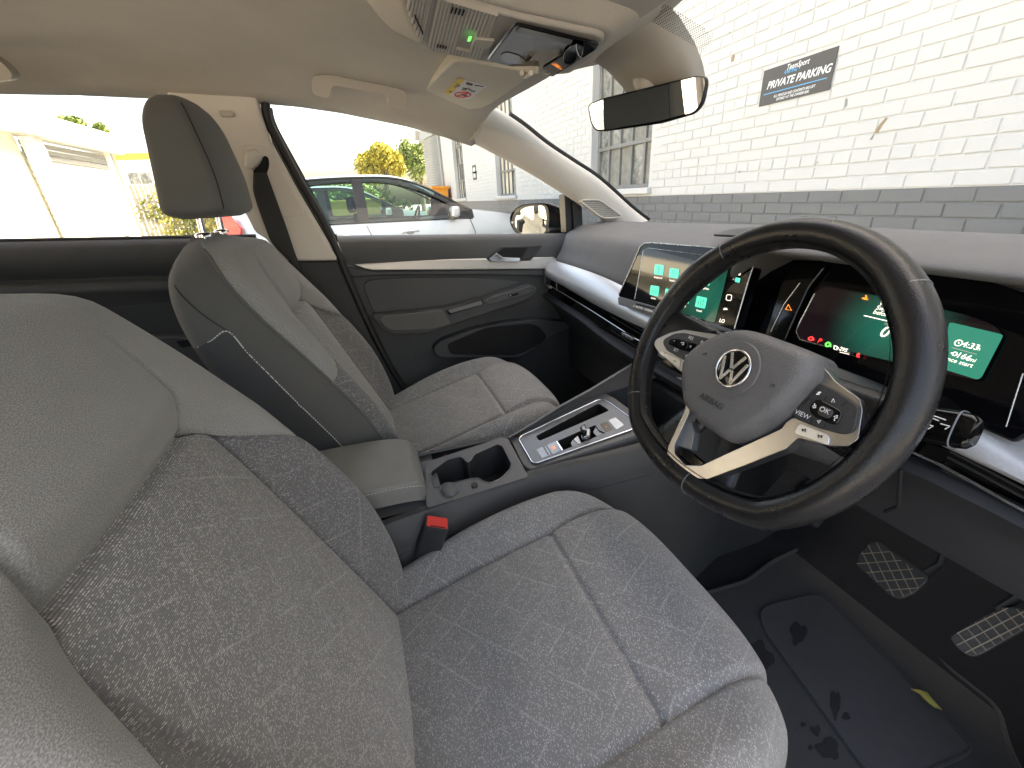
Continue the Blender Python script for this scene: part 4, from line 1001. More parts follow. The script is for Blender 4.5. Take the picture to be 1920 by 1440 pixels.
    for sg in (1, -1):
        path = []
        jk = (nf-1+5) if sg > 0 else ncol-1-5
        je = (nf-1+NS-1) if sg > 0 else ncol-1-(NS-1)
        stp = 1 if sg > 0 else -1
        for j in range(je, jk, -stp): path.append(grid[ST2][j])
        for i in range(ST2, 6, -1): path.append(grid[i][jk])
        path = spline(path[::3]+[path[-1]], 20)
        vs = []; fs = []; acc = 0; on__ = True; pen = path[0]
        dist = 0
        for a, b in zip(path, path[1:]):
            dist += (b-a).length
            if int(dist/.0019) % 3 != 2 and (b-a).length > 1e-5:
                d = (b-a).normalized(); x = V((sg*.0011, 0, 0)); w = d.cross(V((1, 0, 0)))*.0009; k0 = len(vs); off = V((sg*.0006, 0, 0))
                vs += [a-w+off, a+w+off, b+w+off, b-w+off, a-w+off+x, a+w+off+x, b+w+off+x, b-w+off+x]
                fs += [[k0+4, k0+5, k0+6, k0+7], [k0, k0+1, k0+5, k0+4], [k0+2, k0+3, k0+7, k0+6], [k0+1, k0+2, k0+6, k0+5], [k0+3, k0, k0+4, k0+7]]
        mk('stitching', vs, fs, M['stitch'], parent, None, local=True)
        # seam from the shoulder down to the stitched line
        pt = []
        for i in range(len(ss)-4, ST2-1, -1):
            t = (len(ss)-4-i)/(len(ss)-4-ST2+1e-6); kf = NS*.95+(5-NS*.95)*t; k_ = int(kf); j = (nf-1+k_) if sg > 0 else ncol-1-k_; j2 = j+(1 if sg > 0 else -1)
            pt.append(grid[i][j].lerp(grid[i][j2], kf-k_)+V((sg*.0004, 0, 0)))
        o = tube('seam', spline(pt[::4]+[pt[-1]], 4), .0013, M['rubber'], parent, n=5); o.data['world'] = 0; o.location = (0, 0, 0)
# cushion
Cv = [(-.105, .435), (-.085, .458), (-.057, .462), (.0, .476), (.089, .498), (.18, .522), (.235, .537), (.30, .553), (.34, .557), (.375, .549), (.402, .528), (.418, .495), (.425, .455), (.424, .41), (.418, .36)]
def cushion_mesh(parent):
    prof = spline([V((0, a, b)) for a, b in Cv], 7)
    # resample by length, fine near the seams
    L = [0]
    for a, b in zip(prof, prof[1:]): L.append(L[-1]+(b-a).length)
    def at(l):
        for i in range(len(L)-1):
            if l <= L[i+1]: t = (l-L[i])/(L[i+1]-L[i]+1e-9); return prof[i].lerp(prof[i+1], t)
        return prof[-1]
    def len_at_v(v):
        for i, p in enumerate(prof):
            if p.y >= v: return L[i]
        return L[-1]
    LS1, LS2 = len_at_v(-.055), len_at_v(.24); LE = L[-1]
    ls = densify((0, LE), 88, [(LS1, .014, 8), (LS2, .014, 8)]); fcol = densify((-1, 1), 74, [(-.6, .05, 7), (.6, .05, 7)])
    grid = []; uvg = []; NS = 10
    for l in ls:
        p = at(l); q = at(min(LE, l+.004)); tdir = (q-at(max(0, l-.004))).normalized(); nn = V((0, -tdir.z, tdir.y)); row = []; uvr = []
        fr = sm((p.y-.25)/.17)
        W = interp([(-.105, .228), (0, .238), (.12, .246), (.3, .244), (.42, .228)], p.y); ui = interp([(-.105, .148), (.1, .158), (.42, .15)], p.y)
        nbz = sint([(-.105, .012), (0, .020), (.1, .030), (.2, .030), (.3, .016), (.38, .004), (.43, 0)], p.y)
        for f in fcol:
            af = abs(f); sg = 1 if f > 0 else -1
            if af > .6:
                b = (af-.6)/.4; u = ui+b*(W-ui); n = nbz*sm(b/.7)
                if b > .55: t = (b-.55)/.45; n -= .050*(1-math.sqrt(max(0, 1-t*t)))
                d = u-ui
            else:
                t = af/.6; u = ui*t; n = .005*(1-t*t); d = ui-u
                n -= .007*math.exp(-((l-LS2)/.0050)**2)+.008*math.exp(-((l-LS1)/.0050)**2)
                if l > LS2: n += .006*sm((l-LS2)/.04)
                n += .0022*math.sin(l*55+2*u*9)*(1-t*t)*(1 if LS1 < l < LS2-.03 else .4)
            n -= .008*math.exp(-(d/.0048)**2)
            back = -.055*fr*max(0, (u/W))**4 if True else 0
            row.append(V((u*sg, 0, 0))+p+nn*n+V((0, back, -.018*fr*(u/W)**6))); uvr.append((u*sg, l))
        e = row[-1].copy(); e0 = row[0].copy()
        for k_ in range(1, NS+1):
            t = k_/NS; zz = e.z+(.27-e.z)*t if e.z > .27 else e.z-.001*k_
            row.append(V((W+.012*math.sin(min(1, t*1.5)*math.pi)-.02*t, e.y, zz))); uvr.append((W+t*.2, l))
        left = [V((-(W+.012*math.sin(min(1, (k_/NS)*1.5)*math.pi)-.02*k_/NS), e0.y, e0.z+(.27-e0.z)*k_/NS if e0.z > .27 else e0.z-.001*k_)) for k_ in range(NS, 0, -1)]
        row = left+row; uvr = [(-W-.2, l)]*NS+uvr
        grid.append(row); uvg.append(uvr)
    # orientation: columns run left to right, rows run back to front -> flip for outward normals
    grid = [r[::-1] for r in grid]; uvg = [r[::-1] for r in uvg]
    nf = len(fcol); n = len(grid[0]); fr_ = fcol[::-1]
    def zone(i, j):
        if NS <= j < NS+nf-1:
            fm = (fr_[j-NS]+fr_[j-NS+1])/2; l = ls[i]
            if l > len_at_v(.418): return 'front_skirt'
            if abs(fm) > .6: return ('thigh_bolster', fm > 0)
            if l < LS1-1e-6: return 'rear_strip'
            return 'seat_panel' if l < LS2-1e-6 else 'front_panel'
        return ('cushion_side', j < NS)
    z = zoned(grid, uvg, zone, {'seat_panel': M['cushion'], 'front_panel': M['cushion'], 'thigh_bolster': M['cushion'], 'rear_strip': M['cushion'], 'cushion_side': M['vinyl'], 'front_skirt': M['vinyl']}, parent)
    for j, sg in ((NS, 1), (NS+nf-1, -1)):
        o = tube('piping', [grid[i][j]+V((sg*.0008, 0, .0008)) for i in range(3, len(ls)-14, 2)], .0024, M['vinyl'], parent, n=6); o.data['world'] = 0; o.location = (0, 0, 0)
def build_seat(cx, hy, label):
    root = empty('front_seat', (cx, hy, 0), label, 'car seat', 'front seats')
    bk = empty('backrest'); bk.parent = root; cu = empty('seat_cushion'); cu.parent = root
    back_mesh(bk); cushion_mesh(cu)
    def loc(o): o.data['world'] = 0; o.location = (0, 0, 0); return o
    # headrest: loft of rounded sections along its height
    hr = empty('headrest'); hr.parent = root
    def HD(u, n, s): return BK(u, n, s)
    rows = []
    Z0, Z1 = 1.052, 1.252
    for i in range(29):
        t = i/28; z = Z0+(Z1-Z0)*t
        e = math.sqrt(max(0, 1-((t-.72)/.285)**2)) if t > .72 else (math.sqrt(max(0, 1-((.10-t)/.105)**2)) if t < .10 else 1)
        w = (.130-.010*t)*(.62+.38*e)
        f = -.214-.020*sm((t-.25)/.75)-.004*(1-t); b = -.342+.026*t
        m_ = (f+b)/2; f = m_+(f-m_)*(.42+.58*e); b = m_+(b-m_)*(.42+.58*e)
        row = []
        for k_ in range(48):
            a = 2*math.pi*k_/48; ca, sa = math.cos(a), math.sin(a)
            u = w*math.copysign(abs(ca)**.28, ca); y = m_+(f-m_)*math.copysign(abs(sa)**.34, sa)
            if sa > 0: y -= .010*(u/w)**2
            row.append(V((u, y-.03, z)))
        rows.append(row)
    o = loc(loft('headrest_pad', rows, M['hrcloth'], hr, closed=True, caps=True, sharp=60)); bev(o, .008, 3, 50)
    for sg in (-1, 1):
        o = loc(tube('seam', [rows[i][k2]+V((sg*.0006, 0, 0)) for i in range(2, 27) for k2 in ((6,) if sg > 0 else (18,))], .0011, M['rubber'], hr, n=5))
        loc(tube('post', [V((sg*.065, -.326, 1.0)), V((sg*.065, -.320, 1.075))], .0062, M['chrome'], hr, n=14))
        g_ = []
        loc(dome('post_guide', [V((sg*.065+.021*math.cos(t*math.pi/12), -.325+.014*math.sin(t*math.pi/12), 1.018)) for t in range(24)], [(1, (0, 0, 0)), (1, (0, 0, .005)), (.7, (0, 0, .008))], M['chrome'], hr))
    # base, rails, recliner cover
    loc(box('seat_base', (0, .14, .25), (.40, .42, .10), M['dark'], root, .02))
    for sg in (-1, 1):
        loc(box('seat_rail', (sg*.19, .14, .195), (.04, .56, .035), M['dark'], root, .004))
        loc(dome('recliner_cover', [V((sg*.262, -.075+.065*math.cos(t*math.pi/10), .37+.055*math.sin(t*math.pi/10))) for t in range(20)], [(1, (-sg*.03, 0, 0)), (1, (0, 0, 0)), (.8, (sg*.006, 0, 0))], M['console'], root))
    return root
drv = build_seat(.354, -.015, 'grey woven driver seat filling the near left of the picture')
pas = copy_tree(drv); pas.location = (-.365, .03, 0); pas['label'] = 'grey woven front passenger seat with headrest beside the far door'
for ch in drv.children:
    if ch.name.startswith('headrest'): ch.location = (0, -.022, .0)
    if ch.name.startswith('seat_cushion'): ch.location = (.013, -.014, -.012)
# ================================================================== DASHBOARD
def plate(name, outer, holes, depth, mat, parent, wallmat=None, bottom=None):
    """flat plate with real holes: hole walls run down by the vector depth and end in a bottom face"""
    d = V(depth).normalized(); nz = -d; o0 = V(outer[0]); ux = (V(outer[1])-o0); ux = (ux-nz*ux.dot(nz)).normalized(); uy = nz.cross(ux)
    cu = bpy.data.curves.new(name, 'CURVE'); cu.dimensions = '2D'; cu.fill_mode = 'FRONT'
    for lp in [outer]+list(holes):
        sp = cu.splines.new('POLY'); sp.points.add(len(lp)-1); sp.use_cyclic_u = True
        for q, p in zip(sp.points, lp): r = V(p)-o0; q.co = (r.dot(ux), r.dot(uy), 0, 1)
    t = bpy.data.objects.new(name, cu); COL.objects.link(t); dg = bpy.context.evaluated_depsgraph_get(); dg.update()
    me = bpy.data.meshes.new_from_object(t.evaluated_get(dg)); bpy.data.objects.remove(t); bpy.data.curves.remove(cu)
    mt = Matrix((ux, uy, nz)).transposed().to_4x4(); mt.translation = o0; me.transform(mt); me.materials.clear(); me.name = name
    o = link(name, me, mat, parent)
    for lp in holes:
        n = len(lp); pts = list(lp)+[p+V(depth) for p in lp]
        fs = [[i, (i+1) % n, n+(i+1) % n, n+i] for i in range(n)]+[[n+i for i in range(n)]]
        mk('well', pts, fs, wallmat or mat, o, 30)
    return o
def tri(s): return max(0., min(1., s))
da = empty('dashboard', (0, .8, .6), 'dark soft dashboard with brushed silver band and slim air vents', 'dashboard')
def dprof(x):
    P = [(.99, .950), (.86, .958), (.75, .950), (.69, .938), (.664, .926), (.650, .905), (.636, .875), (.619, .847), (.632, .836), (.66, .834)]
    D = [(.99, .950), (.86, .972), (.76, .982), (.66, .984), (.606, .977), (.580, .966), (.584, .957), (.62, .950), (.66, .944), (.70, .93)]
    t = sm((x-.06)/.15); e = .03*sm((-.64-x)/.06)+.02*sm((x-.62)/.08)
    dz = interp([(-.70, 0), (-.41, -.003), (-.24, -.012), (.0, -.02), (.2, 0)], x)
    out = []
    for i, (p, d) in enumerate(zip(P, D)):
        y = p[0]+(d[0]-p[0])*t; z = p[1]+(d[1]-p[1])*t
        if i >= 7: z += dz*(1-t)
        if 2 < i: y += e
        if i == 0: y = 1.05-.20*(x/.7)**2
        out.append(V((x, y, z)))
    return spline(out, 5)
xs_ = [-.715+i*.0325 for i in range(45)]
loft('dash_pad', [dprof(x) for x in xs_], M['dashtop'], da, sharp=50, flip=False)
# raised crease on the passenger pad and the centre speaker/vent grille on top
tube('pad_crease', spline([RX(*q, x)+V((0, -.0, .0)) for q, x in ((((1072, 455)), -.60), ((1120, 462), -.45), ((1180, 474), -.28), ((1200, 480), -.22))], 4), .0016, M['dash'], da, n=6)
gv = [RZ(*q, .964) for q in ((1335, 443), (1370, 433), (1420, 428), (1470, 432), (1440, 440), (1400, 446))]
prism('top_grille', rounded(gv, .01, 2), (0, 0, .004), M['dark'], da, .001)
zt = [(-.72, .846), (-.41, .842), (-.24, .831), (-.1, .812), (.05, .803), (.3, .802), (.43, .801), (.5, .796), (.56, .780), (.73, .765)]
zb = [(-.72, .793), (-.53, .783), (-.29, .764), (-.07, .757), (.2, .757), (.43, .762), (.56, .752), (.73, .735)]
ys_ = [(-.72, .0), (-.66, 0), (.1, .0), (.3, .022), (.5, .022), (.73, .03)]
rows = []
for x in xs_:
    t, b, s = sint(zt, x), sint(zb, x), interp(ys_, x); e = .02*sm((-.66-x)/.06)
    rows.append([V((x, .640+s+e, t+.002)), V((x, .616+s+e, t)), V((x, .598+s+e, t-.25*(t-b))), V((x, .588+s+e, t-.55*(t-b))), V((x, .584+s+e, b+.25*(t-b))), V((x, .586+s+e, b+.003)), V((x, .590+s+e, b)), V((x, .625+s+e, b-.002))])
loft('silver_band', rows, M['trim'], da, sharp=50, flip=False)
# vent slot behind, chrome strip, fins, lower lip
rows = []
for x in xs_:
    b, s = sint(zb, x), interp(ys_, x); rows.append([V((x, .622+s, b)), V((x, .628+s, b-.03)), V((x, .61+s, b-.072))])
loft('vent_slot', rows, M['blackgloss'], da, sharp=50)
cz = [(-.72, .764), (-.38, .739), (-.13, .717), (0, .712), (.2, .712), (.47, .729), (.57, .717), (.73, .70)]
tube('chrome_strip', [V((x, .602+interp(ys_, x), sint(cz, x))) for x in xs_], .0022, M['chrome'], da, n=8)
for dz in (.012, .024, -.014, -.026):
    tube('vent_fin', [V((x, .612+interp(ys_, x), sint(cz, x)+dz)) for x in xs_ if -.28 < x < .2], .0016, M['dark'], da, n=6)
    tube('vent_fin', [V((x, .612+interp(ys_, x), sint(cz, x)+dz*.7)) for x in xs_ if x > .46], .0016, M['dark'], da, n=6)
for x, w in ((-.66, .03), (-.155, .05), (-.02, .05), (.62, .04)):
    box('vent_tab', (x, .598+interp(ys_, x), sint(cz, x)-.002), (w, .012, .010), M['satin'], da, .002)
for x in (-.70, -.60): tube('vent_frame', [V((x, .60, sint(cz, x)+.028)), V((x+.004, .60, sint(cz, x)-.002))], .002, M['panel'], da, n=6)
rows = []
lz = [(-.72, .716), (-.40, .694), (-.30, .680), (-.15, .668), (0, .664), (.2, .664), (.42, .700), (.5, .706), (.73, .690)]
for x in xs_:
    s = interp(ys_, x); z = sint(lz, x)
    bz = interp([(-.72, .42), (.2, .42), (.3, .60), (.73, .615)], x); by = interp([(-.72, .70), (.2, .70), (.3, .625), (.73, .62)], x)
    rows.append([V((x, .618+s, z+.012)), V((x, .602+s, z+.010)), V((x, .594+s, z)), V((x, .600+s, z-.014)), V((x, .63+s, z-.035) if x < .25 else (x, .606+s, z-.03)), V((x, by+s*.3, (z+bz)/2)), V((x, by+s*.3+.005, bz)), V((x, by+.05, bz-.02)), V((x, .98, bz+.08))])
loft('lower_dash', rows, M['dark'], da, sharp=50)
for sx_ in (-1, 1): box('kick_panel', (sx_*.725, .93 if sx_ < 0 else 1.0, .50), (.02, .76 if sx_ < 0 else .62, .72), M['dark'], da)
box('centre_stack', (.0, .74, .60), (.20, .16, .14), M['dark'], da, .012)
for i in range(2):
    prism('usb_port', [RY(*q, .602) for q in ((1235+i*26, 700+i*6), (1250+i*26, 703+i*6), (1250+i*26, 708+i*6), (1235+i*26, 705+i*6))], (0, .003, 0), M['printgrey'], da)
tube('knee_seam', [RY(*q, .598) for q in ((1688, 880), (1684, 950), (1660, 960))], .003, M['cavity'], da, n=6)
# --- infotainment display
SN = V((.03, -.96, .28)).normalized(); S0 = V((0, .598, .868)); cS = crop(1160, 440, 7.2)
SP = lambda q, off=0: RP(*cS(*q), S0+SN*off, SN)
it = empty('touchscreen', (0, .6, .80), 'centre touchscreen with teal app icons left of the steering wheel', 'display')
outl = [SP(q) for q in ((290, 165), (350, 115), (450, 112), (1380, 185), (1760, 385), (1815, 430), (1800, 500), (1560, 1270), (1540, 1285), (520, 985), (0, 835), (5, 800), (175, 430))]
prism('bezel', rounded(outl, .006, 3), SN*-.022, M['screenblack'], it, .003)
tube('chrome_edge', [SP(q, .001) for q in ((0, 810), (175, 430), (290, 165), (350, 115), (450, 110), (900, 145), (1380, 185))], .0012, M['satin'], it, n=6)
tube('chrome_edge', [SP(q, .001) for q in ((1815, 430), (1745, 640), (1560, 1270))], .0010, M['satin'], it, n=6)
gc = SP((1230, 860))
disp = prism('display', rounded([SP(q, .0008) for q in ((330, 200), (400, 185), (1480, 470), (1300, 1190), (210, 880), (300, 420))], .004, 2), SN*.0006, glow_screen('display_glow', gc, .105, (.010, .20, .155, 1), (.004, .006, .007, 1), .10), it)
tube('inner_frame', [SP(q, .0016) for q in ((215, 870), (300, 430), (330, 220), (400, 180), (1200, 285))], .0008, M['satin'], it, n=6)
IR = (SP((1195, 855))-SP((1060, 825))).normalized(); IU = (SP((1060, 825))-SP((1030, 970))).normalized()
IR2 = (SP((610, 410))-SP((490, 400))).normalized()
ics = [((490, 400), (612, 412), (600, 550), (478, 535)), ((692, 448), (818, 466), (802, 594), (678, 574)), ((912, 474), (1040, 495), (1020, 620), (896, 600)), ((435, 680), (552, 702), (532, 838), (418, 808)), ((635, 725), (755, 748), (735, 885), (615, 855)), ((840, 775), (965, 800), (945, 935), (820, 905)), ((1060, 825), (1195, 855), (1165, 1000), (1030, 970)), ((1120, 545), (1245, 575), (1225, 690), (1105, 665))]
lbl = ['Background', 'Telephone', 'Media', 'Vehicle', 'App', 'Set-up', 'Sound', 'Navigation']
for i, (q, l) in enumerate(zip(ics, lbl)):
    cq = [SP(v, .0018) for v in q]; icn = prism('app_icon', rounded(cq, .0025, 3), SN*.0004, M['teal'], disp)
    c = sum(cq, V((0, 0, 0)))/4; R = (cq[1]-cq[0]).normalized(); U = (cq[0]-cq[3]).normalized(); w = (cq[1]-cq[0]).length; n_ = SN*.0006
    def ln(*pp): tube('icon_mark', [c+R*a*w+U*b*w+n_ for a, b in pp], .00045, M['tealdark'], disp, n=5)
    if l == 'Vehicle': ln((-.25, -.1), (-.2, .15), (.2, .15), (.25, -.1), (-.25, -.1)); ln((-.25, -.1), (-.25, -.25)); ln((.25, -.1), (.25, -.25)); ln((-.15, -.02), (.15, -.02))
    elif l == 'Sound':
        for a in (-.22, 0, .22): ln((a, .28), (a, -.28)); ln((a-.06, .1*a/.22), (a+.06, .1*a/.22))
    elif l == 'Telephone': ln((-.2, .22), (-.1, .0), (.05, -.15), (.22, -.2)); ln((.0, .2), (.18, .08))
    elif l == 'Background': ln((0, -.25), (0, .25)); ln((-.15, .05), (.15, .05))
    else: ln((-.2, .15), (.2, .15), (.2, -.15), (-.2, -.15), (-.2, .15)); ln((-.1, 0), (.1, 0))
    text('lettering', l, .0056, M['white_e'], (cq[2]+cq[3])/2-U*.006+n_, R, U, disp)
text('lettering', '16:08', .0085, M['white_e'], SP((1588, 522), .0018), IR, IU, it, bold=.0001)
text('lettering', 'LO', .0092, M['white_e'], SP((1395, 1165), .0018), IR, IU, it, bold=.0001)
prism('small_icon', rounded([SP(v, .0018) for v in ((1580, 575), (1645, 590), (1630, 650), (1570, 635))], .001, 2), SN*.0003, M['teal'], it)
tube('home_icon', rounded([SP(v, .0018) for v in ((1460, 810), (1528, 815), (1515, 892), (1448, 880))], .002, 3), .0005, M['white_e'], it, True, 6)
tube('car_icon', [SP(v, .0018) for v in ((1415, 1005), (1430, 992), (1460, 995), (1468, 1010), (1418, 1012))], .0005, M['white_e'], it, n=5)
tube('user_icon', [SP(v, .0018) for v in ((1540, 610), (1550, 590), (1560, 612))], .0006, M['grey_e'], it, n=5)
st = prism('touch_strip', rounded([SP(q, .002) for q in ((-12, 845), (20, 838), (540, 985), (850, 1080), (1530, 1285), (1500, 1320), (850, 1170), (500, 1080), (-5, 945))], .003, 2), SN*-.02, M['panel'], it, .002)
for a, b in (((205, 950), (330, 985)), ((345, 990), (470, 1030)), ((850, 1105), (960, 1135)), ((840, 1150), (945, 1180))):
    prism('slider', rounded([SP(v, .004) for v in (a, b, (b[0]-6, b[1]+35), (a[0]-6, a[1]+35))], .002, 2), SN*.002, M['satin'], st, .001)
prism('slider_gap', [SP(v, .0042) for v in ((235, 925), (480, 990), (530, 1005), (525, 1020), (235, 945))], SN*.0006, M['cavity'], st)
# --- driver display
KN = V((.0, -.94, .34)).normalized(); K0 = V((.38, .645, .865)); cK = crop(1480, 520, 4.571)
KP = lambda q, off=0: RP(*cK(*q), K0+KN*off, KN)
idp = empty('instrument_display', (.38, .65, .8), 'dark driver display with green glow seen through the steering wheel', 'display')
prism('gloss_surround', [RP(*q, K0-KN*.004, KN) for q in ((1385, 640), (1405, 520), (1440, 485), (1560, 462), (1700, 478), (1960, 560), (1990, 640), (1960, 800), (1900, 830), (1700, 740), (1480, 660))], KN*-.01, M['screenblack'], idp, .003)
hump = [RP(*q, K0, KN) for q in ((1435, 640), (1470, 530), (1500, 495), (1545, 488), (1552, 500), (1520, 540), (1470, 650))]
prism('light_panel', rounded(hump, .006, 3), KN*.006, M['blackgloss'], idp, .003)
lens = rounded([KP(q, .001) for q in ((60, 465), (90, 380), (215, 140), (270, 95), (340, 82), (900, 185), (1520, 322), (1740, 400), (1830, 480), (1800, 560), (1640, 865), (1600, 885), (900, 725), (90, 535))], .006, 3)
ds = prism('display', lens, KN*.001, glow_screen('cluster_glow', KP((860, 430)), .085, (.008, .17, .135, 1), (.010, .006, .009, 1), .13), idp)
tube('display_edge', [KP(q, .003) for q in ((215, 140), (90, 380), (58, 465), (90, 532), (300, 590))], .0009, M['satin'], idp, n=6)
prism('trip_panel', rounded([KP(v, .003) for v in ((1370, 392), (1395, 388), (1838, 492), (1645, 862), (1605, 876), (1480, 836), (1300, 780))], .003, 3), KN*.0004, M['tealmid'], ds)
KR = (KP((1500, 320))-KP((340, 85))).normalized(); KU = (KP((215, 140))-KP((60, 460))).normalized(); KU = (KU-KR*KU.dot(KR)).normalized()
def kt(b, s, m, q, **kk): return text('lettering', b, s, m, KP(q, .0040), KR, KU, ds, **kk)
kt('0', .021, M['white_e'], (815, 470), shear=.15, bold=.0002); kt('mph', .0055, M['grey_e'], (848, 402), shear=.1)
for i, s in enumerate(('Vehicle still on.', 'Switch off vehicle', 'before leaving.')): kt(s, .0083, M['white_e'], (770-i*25, 222+i*36), align='LEFT', shear=.1)
tube('message_rule', [KP((640, 327), .004), KP((1000, 412), .004)], .0006, M['white_e'], ds, n=5)
kt('P', .0105, M['red_e'], (258, 545), shear=.1); kt('295', .0075, M['white_e'], (462, 620), shear=.1, bold=.0001); kt('mi', .0055, M['grey_e'], (502, 645))
kt('4:33', .0092, M['white_e'], (1552, 588), shear=.1, bold=.0001); kt('h', .006, M['white_e'], (1625, 612)); kt('166', .0092, M['white_e'], (1492, 680), shear=.1, bold=.0001); kt('mi', .0065, M['white_e'], (1568, 708), shear=.1); kt('Since start', .0068, M['white_e'], (1440, 722), shear=.1)
def kring(q, r, m, w=.0006): tube('icon_mark', [KP(q, .0042)+KR*r*math.cos(t*math.pi/8)+KU*r*math.sin(t*math.pi/8) for t in range(16)], w, m, ds, True, 5)
def kline(pts, m, w=.0005): tube('icon_mark', [KP(q, .0042) for q in pts], w, m, ds, n=5)
kring((185, 525), .0028, M['red_e'], .0009); kline(((165, 515), (163, 535)), M['red_e'], .0008); kline(((207, 520), (206, 542)), M['red_e'], .0008)
kring((330, 575), .0030, M['green_e'], .0011); kline(((310, 565), (310, 590)), M['green_e'], .0008); kline(((353, 570), (353, 597)), M['green_e'], .0008)
kline(((385, 585), (410, 592), (408, 622), (384, 615), (385, 585)), M['white_e'], .0006); kline(((415, 600), (424, 612)), M['white_e'], .0006)
kline(((432, 640), (512, 660)), M['white_e'], .0004)
kline(((585, 655), (580, 680), (600, 685)), M['red_e'], .0009); kline(((592, 650), (598, 668)), M['red_e'], .0011)
kline(((655, 155), (662, 175), (625, 180)), M['amber_e'], .0011); kline(((640, 185), (670, 190)), M['amber_e'], .0009)
kring((925, 612), .0036, M['red_e'], .0007)
kring((1450, 562), .0034, M['white_e'], .0005); kline(((1450, 552), (1450, 563), (1458, 566)), M['white_e'], .0004); kring((1418, 656), .002, M['white_e'], .0006); kline(((1385, 647), (1405, 653)), M['white_e'], .0006)
kline(((1390, 600), (1605, 660)), M['grey_e'], .0004)
for q in ((1478, 576),): tube('warning_mark', [RP(q[0]+a, q[1]+b, K0+KN*.0075, KN) for a, b in ((0, -5), (6, 6), (-5, 4))], .0007, M['amber_e'], idp, True, 5)
tube('panel_line', [RP(*q, K0+KN*.0075, KN) for q in ((1445, 622), (1470, 570), (1500, 530))], .0005, M['satin'], idp, n=5)
tube('panel_line', [RP(*q, K0-KN*.003, KN) for q in ((1886, 800), (1905, 740), (1918, 700))], .0006, M['satin'], idp, n=5)
# --- column, stalks
wt = math.radians(25); WN = V((0, -math.cos(wt), math.sin(wt))); WU = V((0, math.sin(wt), math.cos(wt))); WR = V((1, 0, 0)); WC = RX(1376, 690, .365)
cm = empty('steering_column', WC-WN*.1, 'dark steering column shroud behind the wheel', 'steering column')
rows = []
for d, w, ht, hb in ((.035, .055, .035, .050), (.07, .068, .042, .068), (.12, .076, .046, .078), (.18, .080, .048, .080), (.26, .084, .05, .085)):
    c = WC-WN*d; r = []
    for k_ in range(28):
        a = 2*math.pi*k_/28; ca, sa = math.cos(a), math.sin(a)
        r.append(c+WR*w*math.copysign(abs(ca)**.6, ca)+WU*(ht if sa > 0 else hb)*math.copysign(abs(sa)**.6, sa))
    rows.append(r)
loft('shroud', rows, M['consoledark'], cm, closed=True, caps=True, sharp=60)
def stalk(label, base, tip, hw, hh, marks):
    s = empty('column_stalk', base, label, 'stalk', 'steering column stalks'); ax = (tip-base).normalized(); n = (V((0, -.85, .52))-ax*V((0, -.85, .52)).dot(ax)).normalized(); u = n.cross(ax).normalized()
    rows = []
    for t, a in ((0, .35), (.15, .4), (.35, .75), (.6, 1), (.9, 1.0), (.97, .92), (1, .7)):
        c = base.lerp(tip, t); r = []
        for k_ in range(24):
            an = 2*math.pi*k_/24; ca, sa = math.cos(an), math.sin(an)
            r.append(c+u*hw*a*math.copysign(abs(ca)**.5, ca)+n*hh*(.6+.4*a)*math.copysign(abs(sa)**.7, sa))
        rows.append(r)
    loft('stalk_body', rows, M['blackgloss'] if hw > .016 else M['dark'], s, closed=True, caps=True, sharp=60)
    tube('stalk_band', [base.lerp(tip, .90)+u*hw*1.03*math.copysign(abs(math.cos(k_*math.pi/12))**.5, math.cos(k_*math.pi/12))+n*hh*1.06*math.copysign(abs(math.sin(k_*math.pi/12))**.7, math.sin(k_*math.pi/12)) for k_ in range(24)], .0008, M['panel'], s, True, 6)
    for pts in marks: tube('stalk_mark', [base.lerp(tip, a)+u*hw*b+n*(hh+.0006) for a, b in pts], .0006, M['print'], s, n=5)
    return s
mk1 = [((.5, -.2), (.58, -.2), (.58, -.45), (.5, -.45)), ((.5, .1), (.58, .1)), ((.5, .3), (.6, .35)), ((.64, .0), (.72, .2), (.74, .5)), ((.64, -.3), (.7, -.5))]
stalk('left column stalk with headlamp symbols under the touchscreen', V((.31, .53, .800)), RY(1288, 603, .515), .0150, .0075, mk1)
mk2 = [((.60, .5), (.80, .2)), ((.66, .55), (.84, .3)), ((.70, -.1), (.78, -.15), (.76, -.35), (.68, -.3), (.70, -.1)), ((.82, .05), (.88, 0), (.86, -.2)), ((.58, -.45), (.64, -.5), (.6, -.7), (.56, -.6), (.58, -.45)), ((.45, .3), (.5, .25)), ((.45, .6), (.48, .55))]
stalk('right column stalk with wiper symbols beside the wheel rim', V((.42, .53, .795)), RY(1830, 812, .515), .0185, .008, mk2)
# ================================================================== STEERING WHEEL
sw_ = empty('steering_wheel', WC, 'black leather flat bottomed steering wheel with silver spokes', 'steering wheel')
c7 = crop(1160, 560, 3.84)
WP = lambda q, off=0.: RP(*c7(*q), WC+WN*off, WN)
def rimpt(a):
    x, v = .1668*math.cos(a), .1668*math.sin(a)
    if v < -.125: v = -.125-(-.125-v)*.58
    return x+.0088, v
NR = 144; rows = []; inn = []
for i in range(NR):
    a = 2*math.pi*i/NR; x, v = rimpt(a); x2, v2 = rimpt(a+.01); t = (WR*(x2-x)+WU*(v2-v)).normalized(); rad = t.cross(WN).normalized()
    if rad.dot(WR*x+WU*v) < 0: rad = -rad
    dg = math.degrees(a) % 360; gr = .0022*(math.exp(-((dg-38)/11)**2)+math.exp(-((dg-142)/11)**2))
    r = []
    for k_ in range(28):
        b = 2*math.pi*k_/28; cb, sb = math.cos(b), math.sin(b)
        rr = .0162+gr*(1 if cb < 0 else .2); r.append(WC+WR*x+WU*v+rad*rr*cb*(1.0 if cb > 0 else 1.06)+WN*(.0172+gr)*sb)
    rows.append(r)
rows.append(rows[0])
o = loft('rim', rows, M['rim'], sw_, closed=True, sharp=80, flip=True)
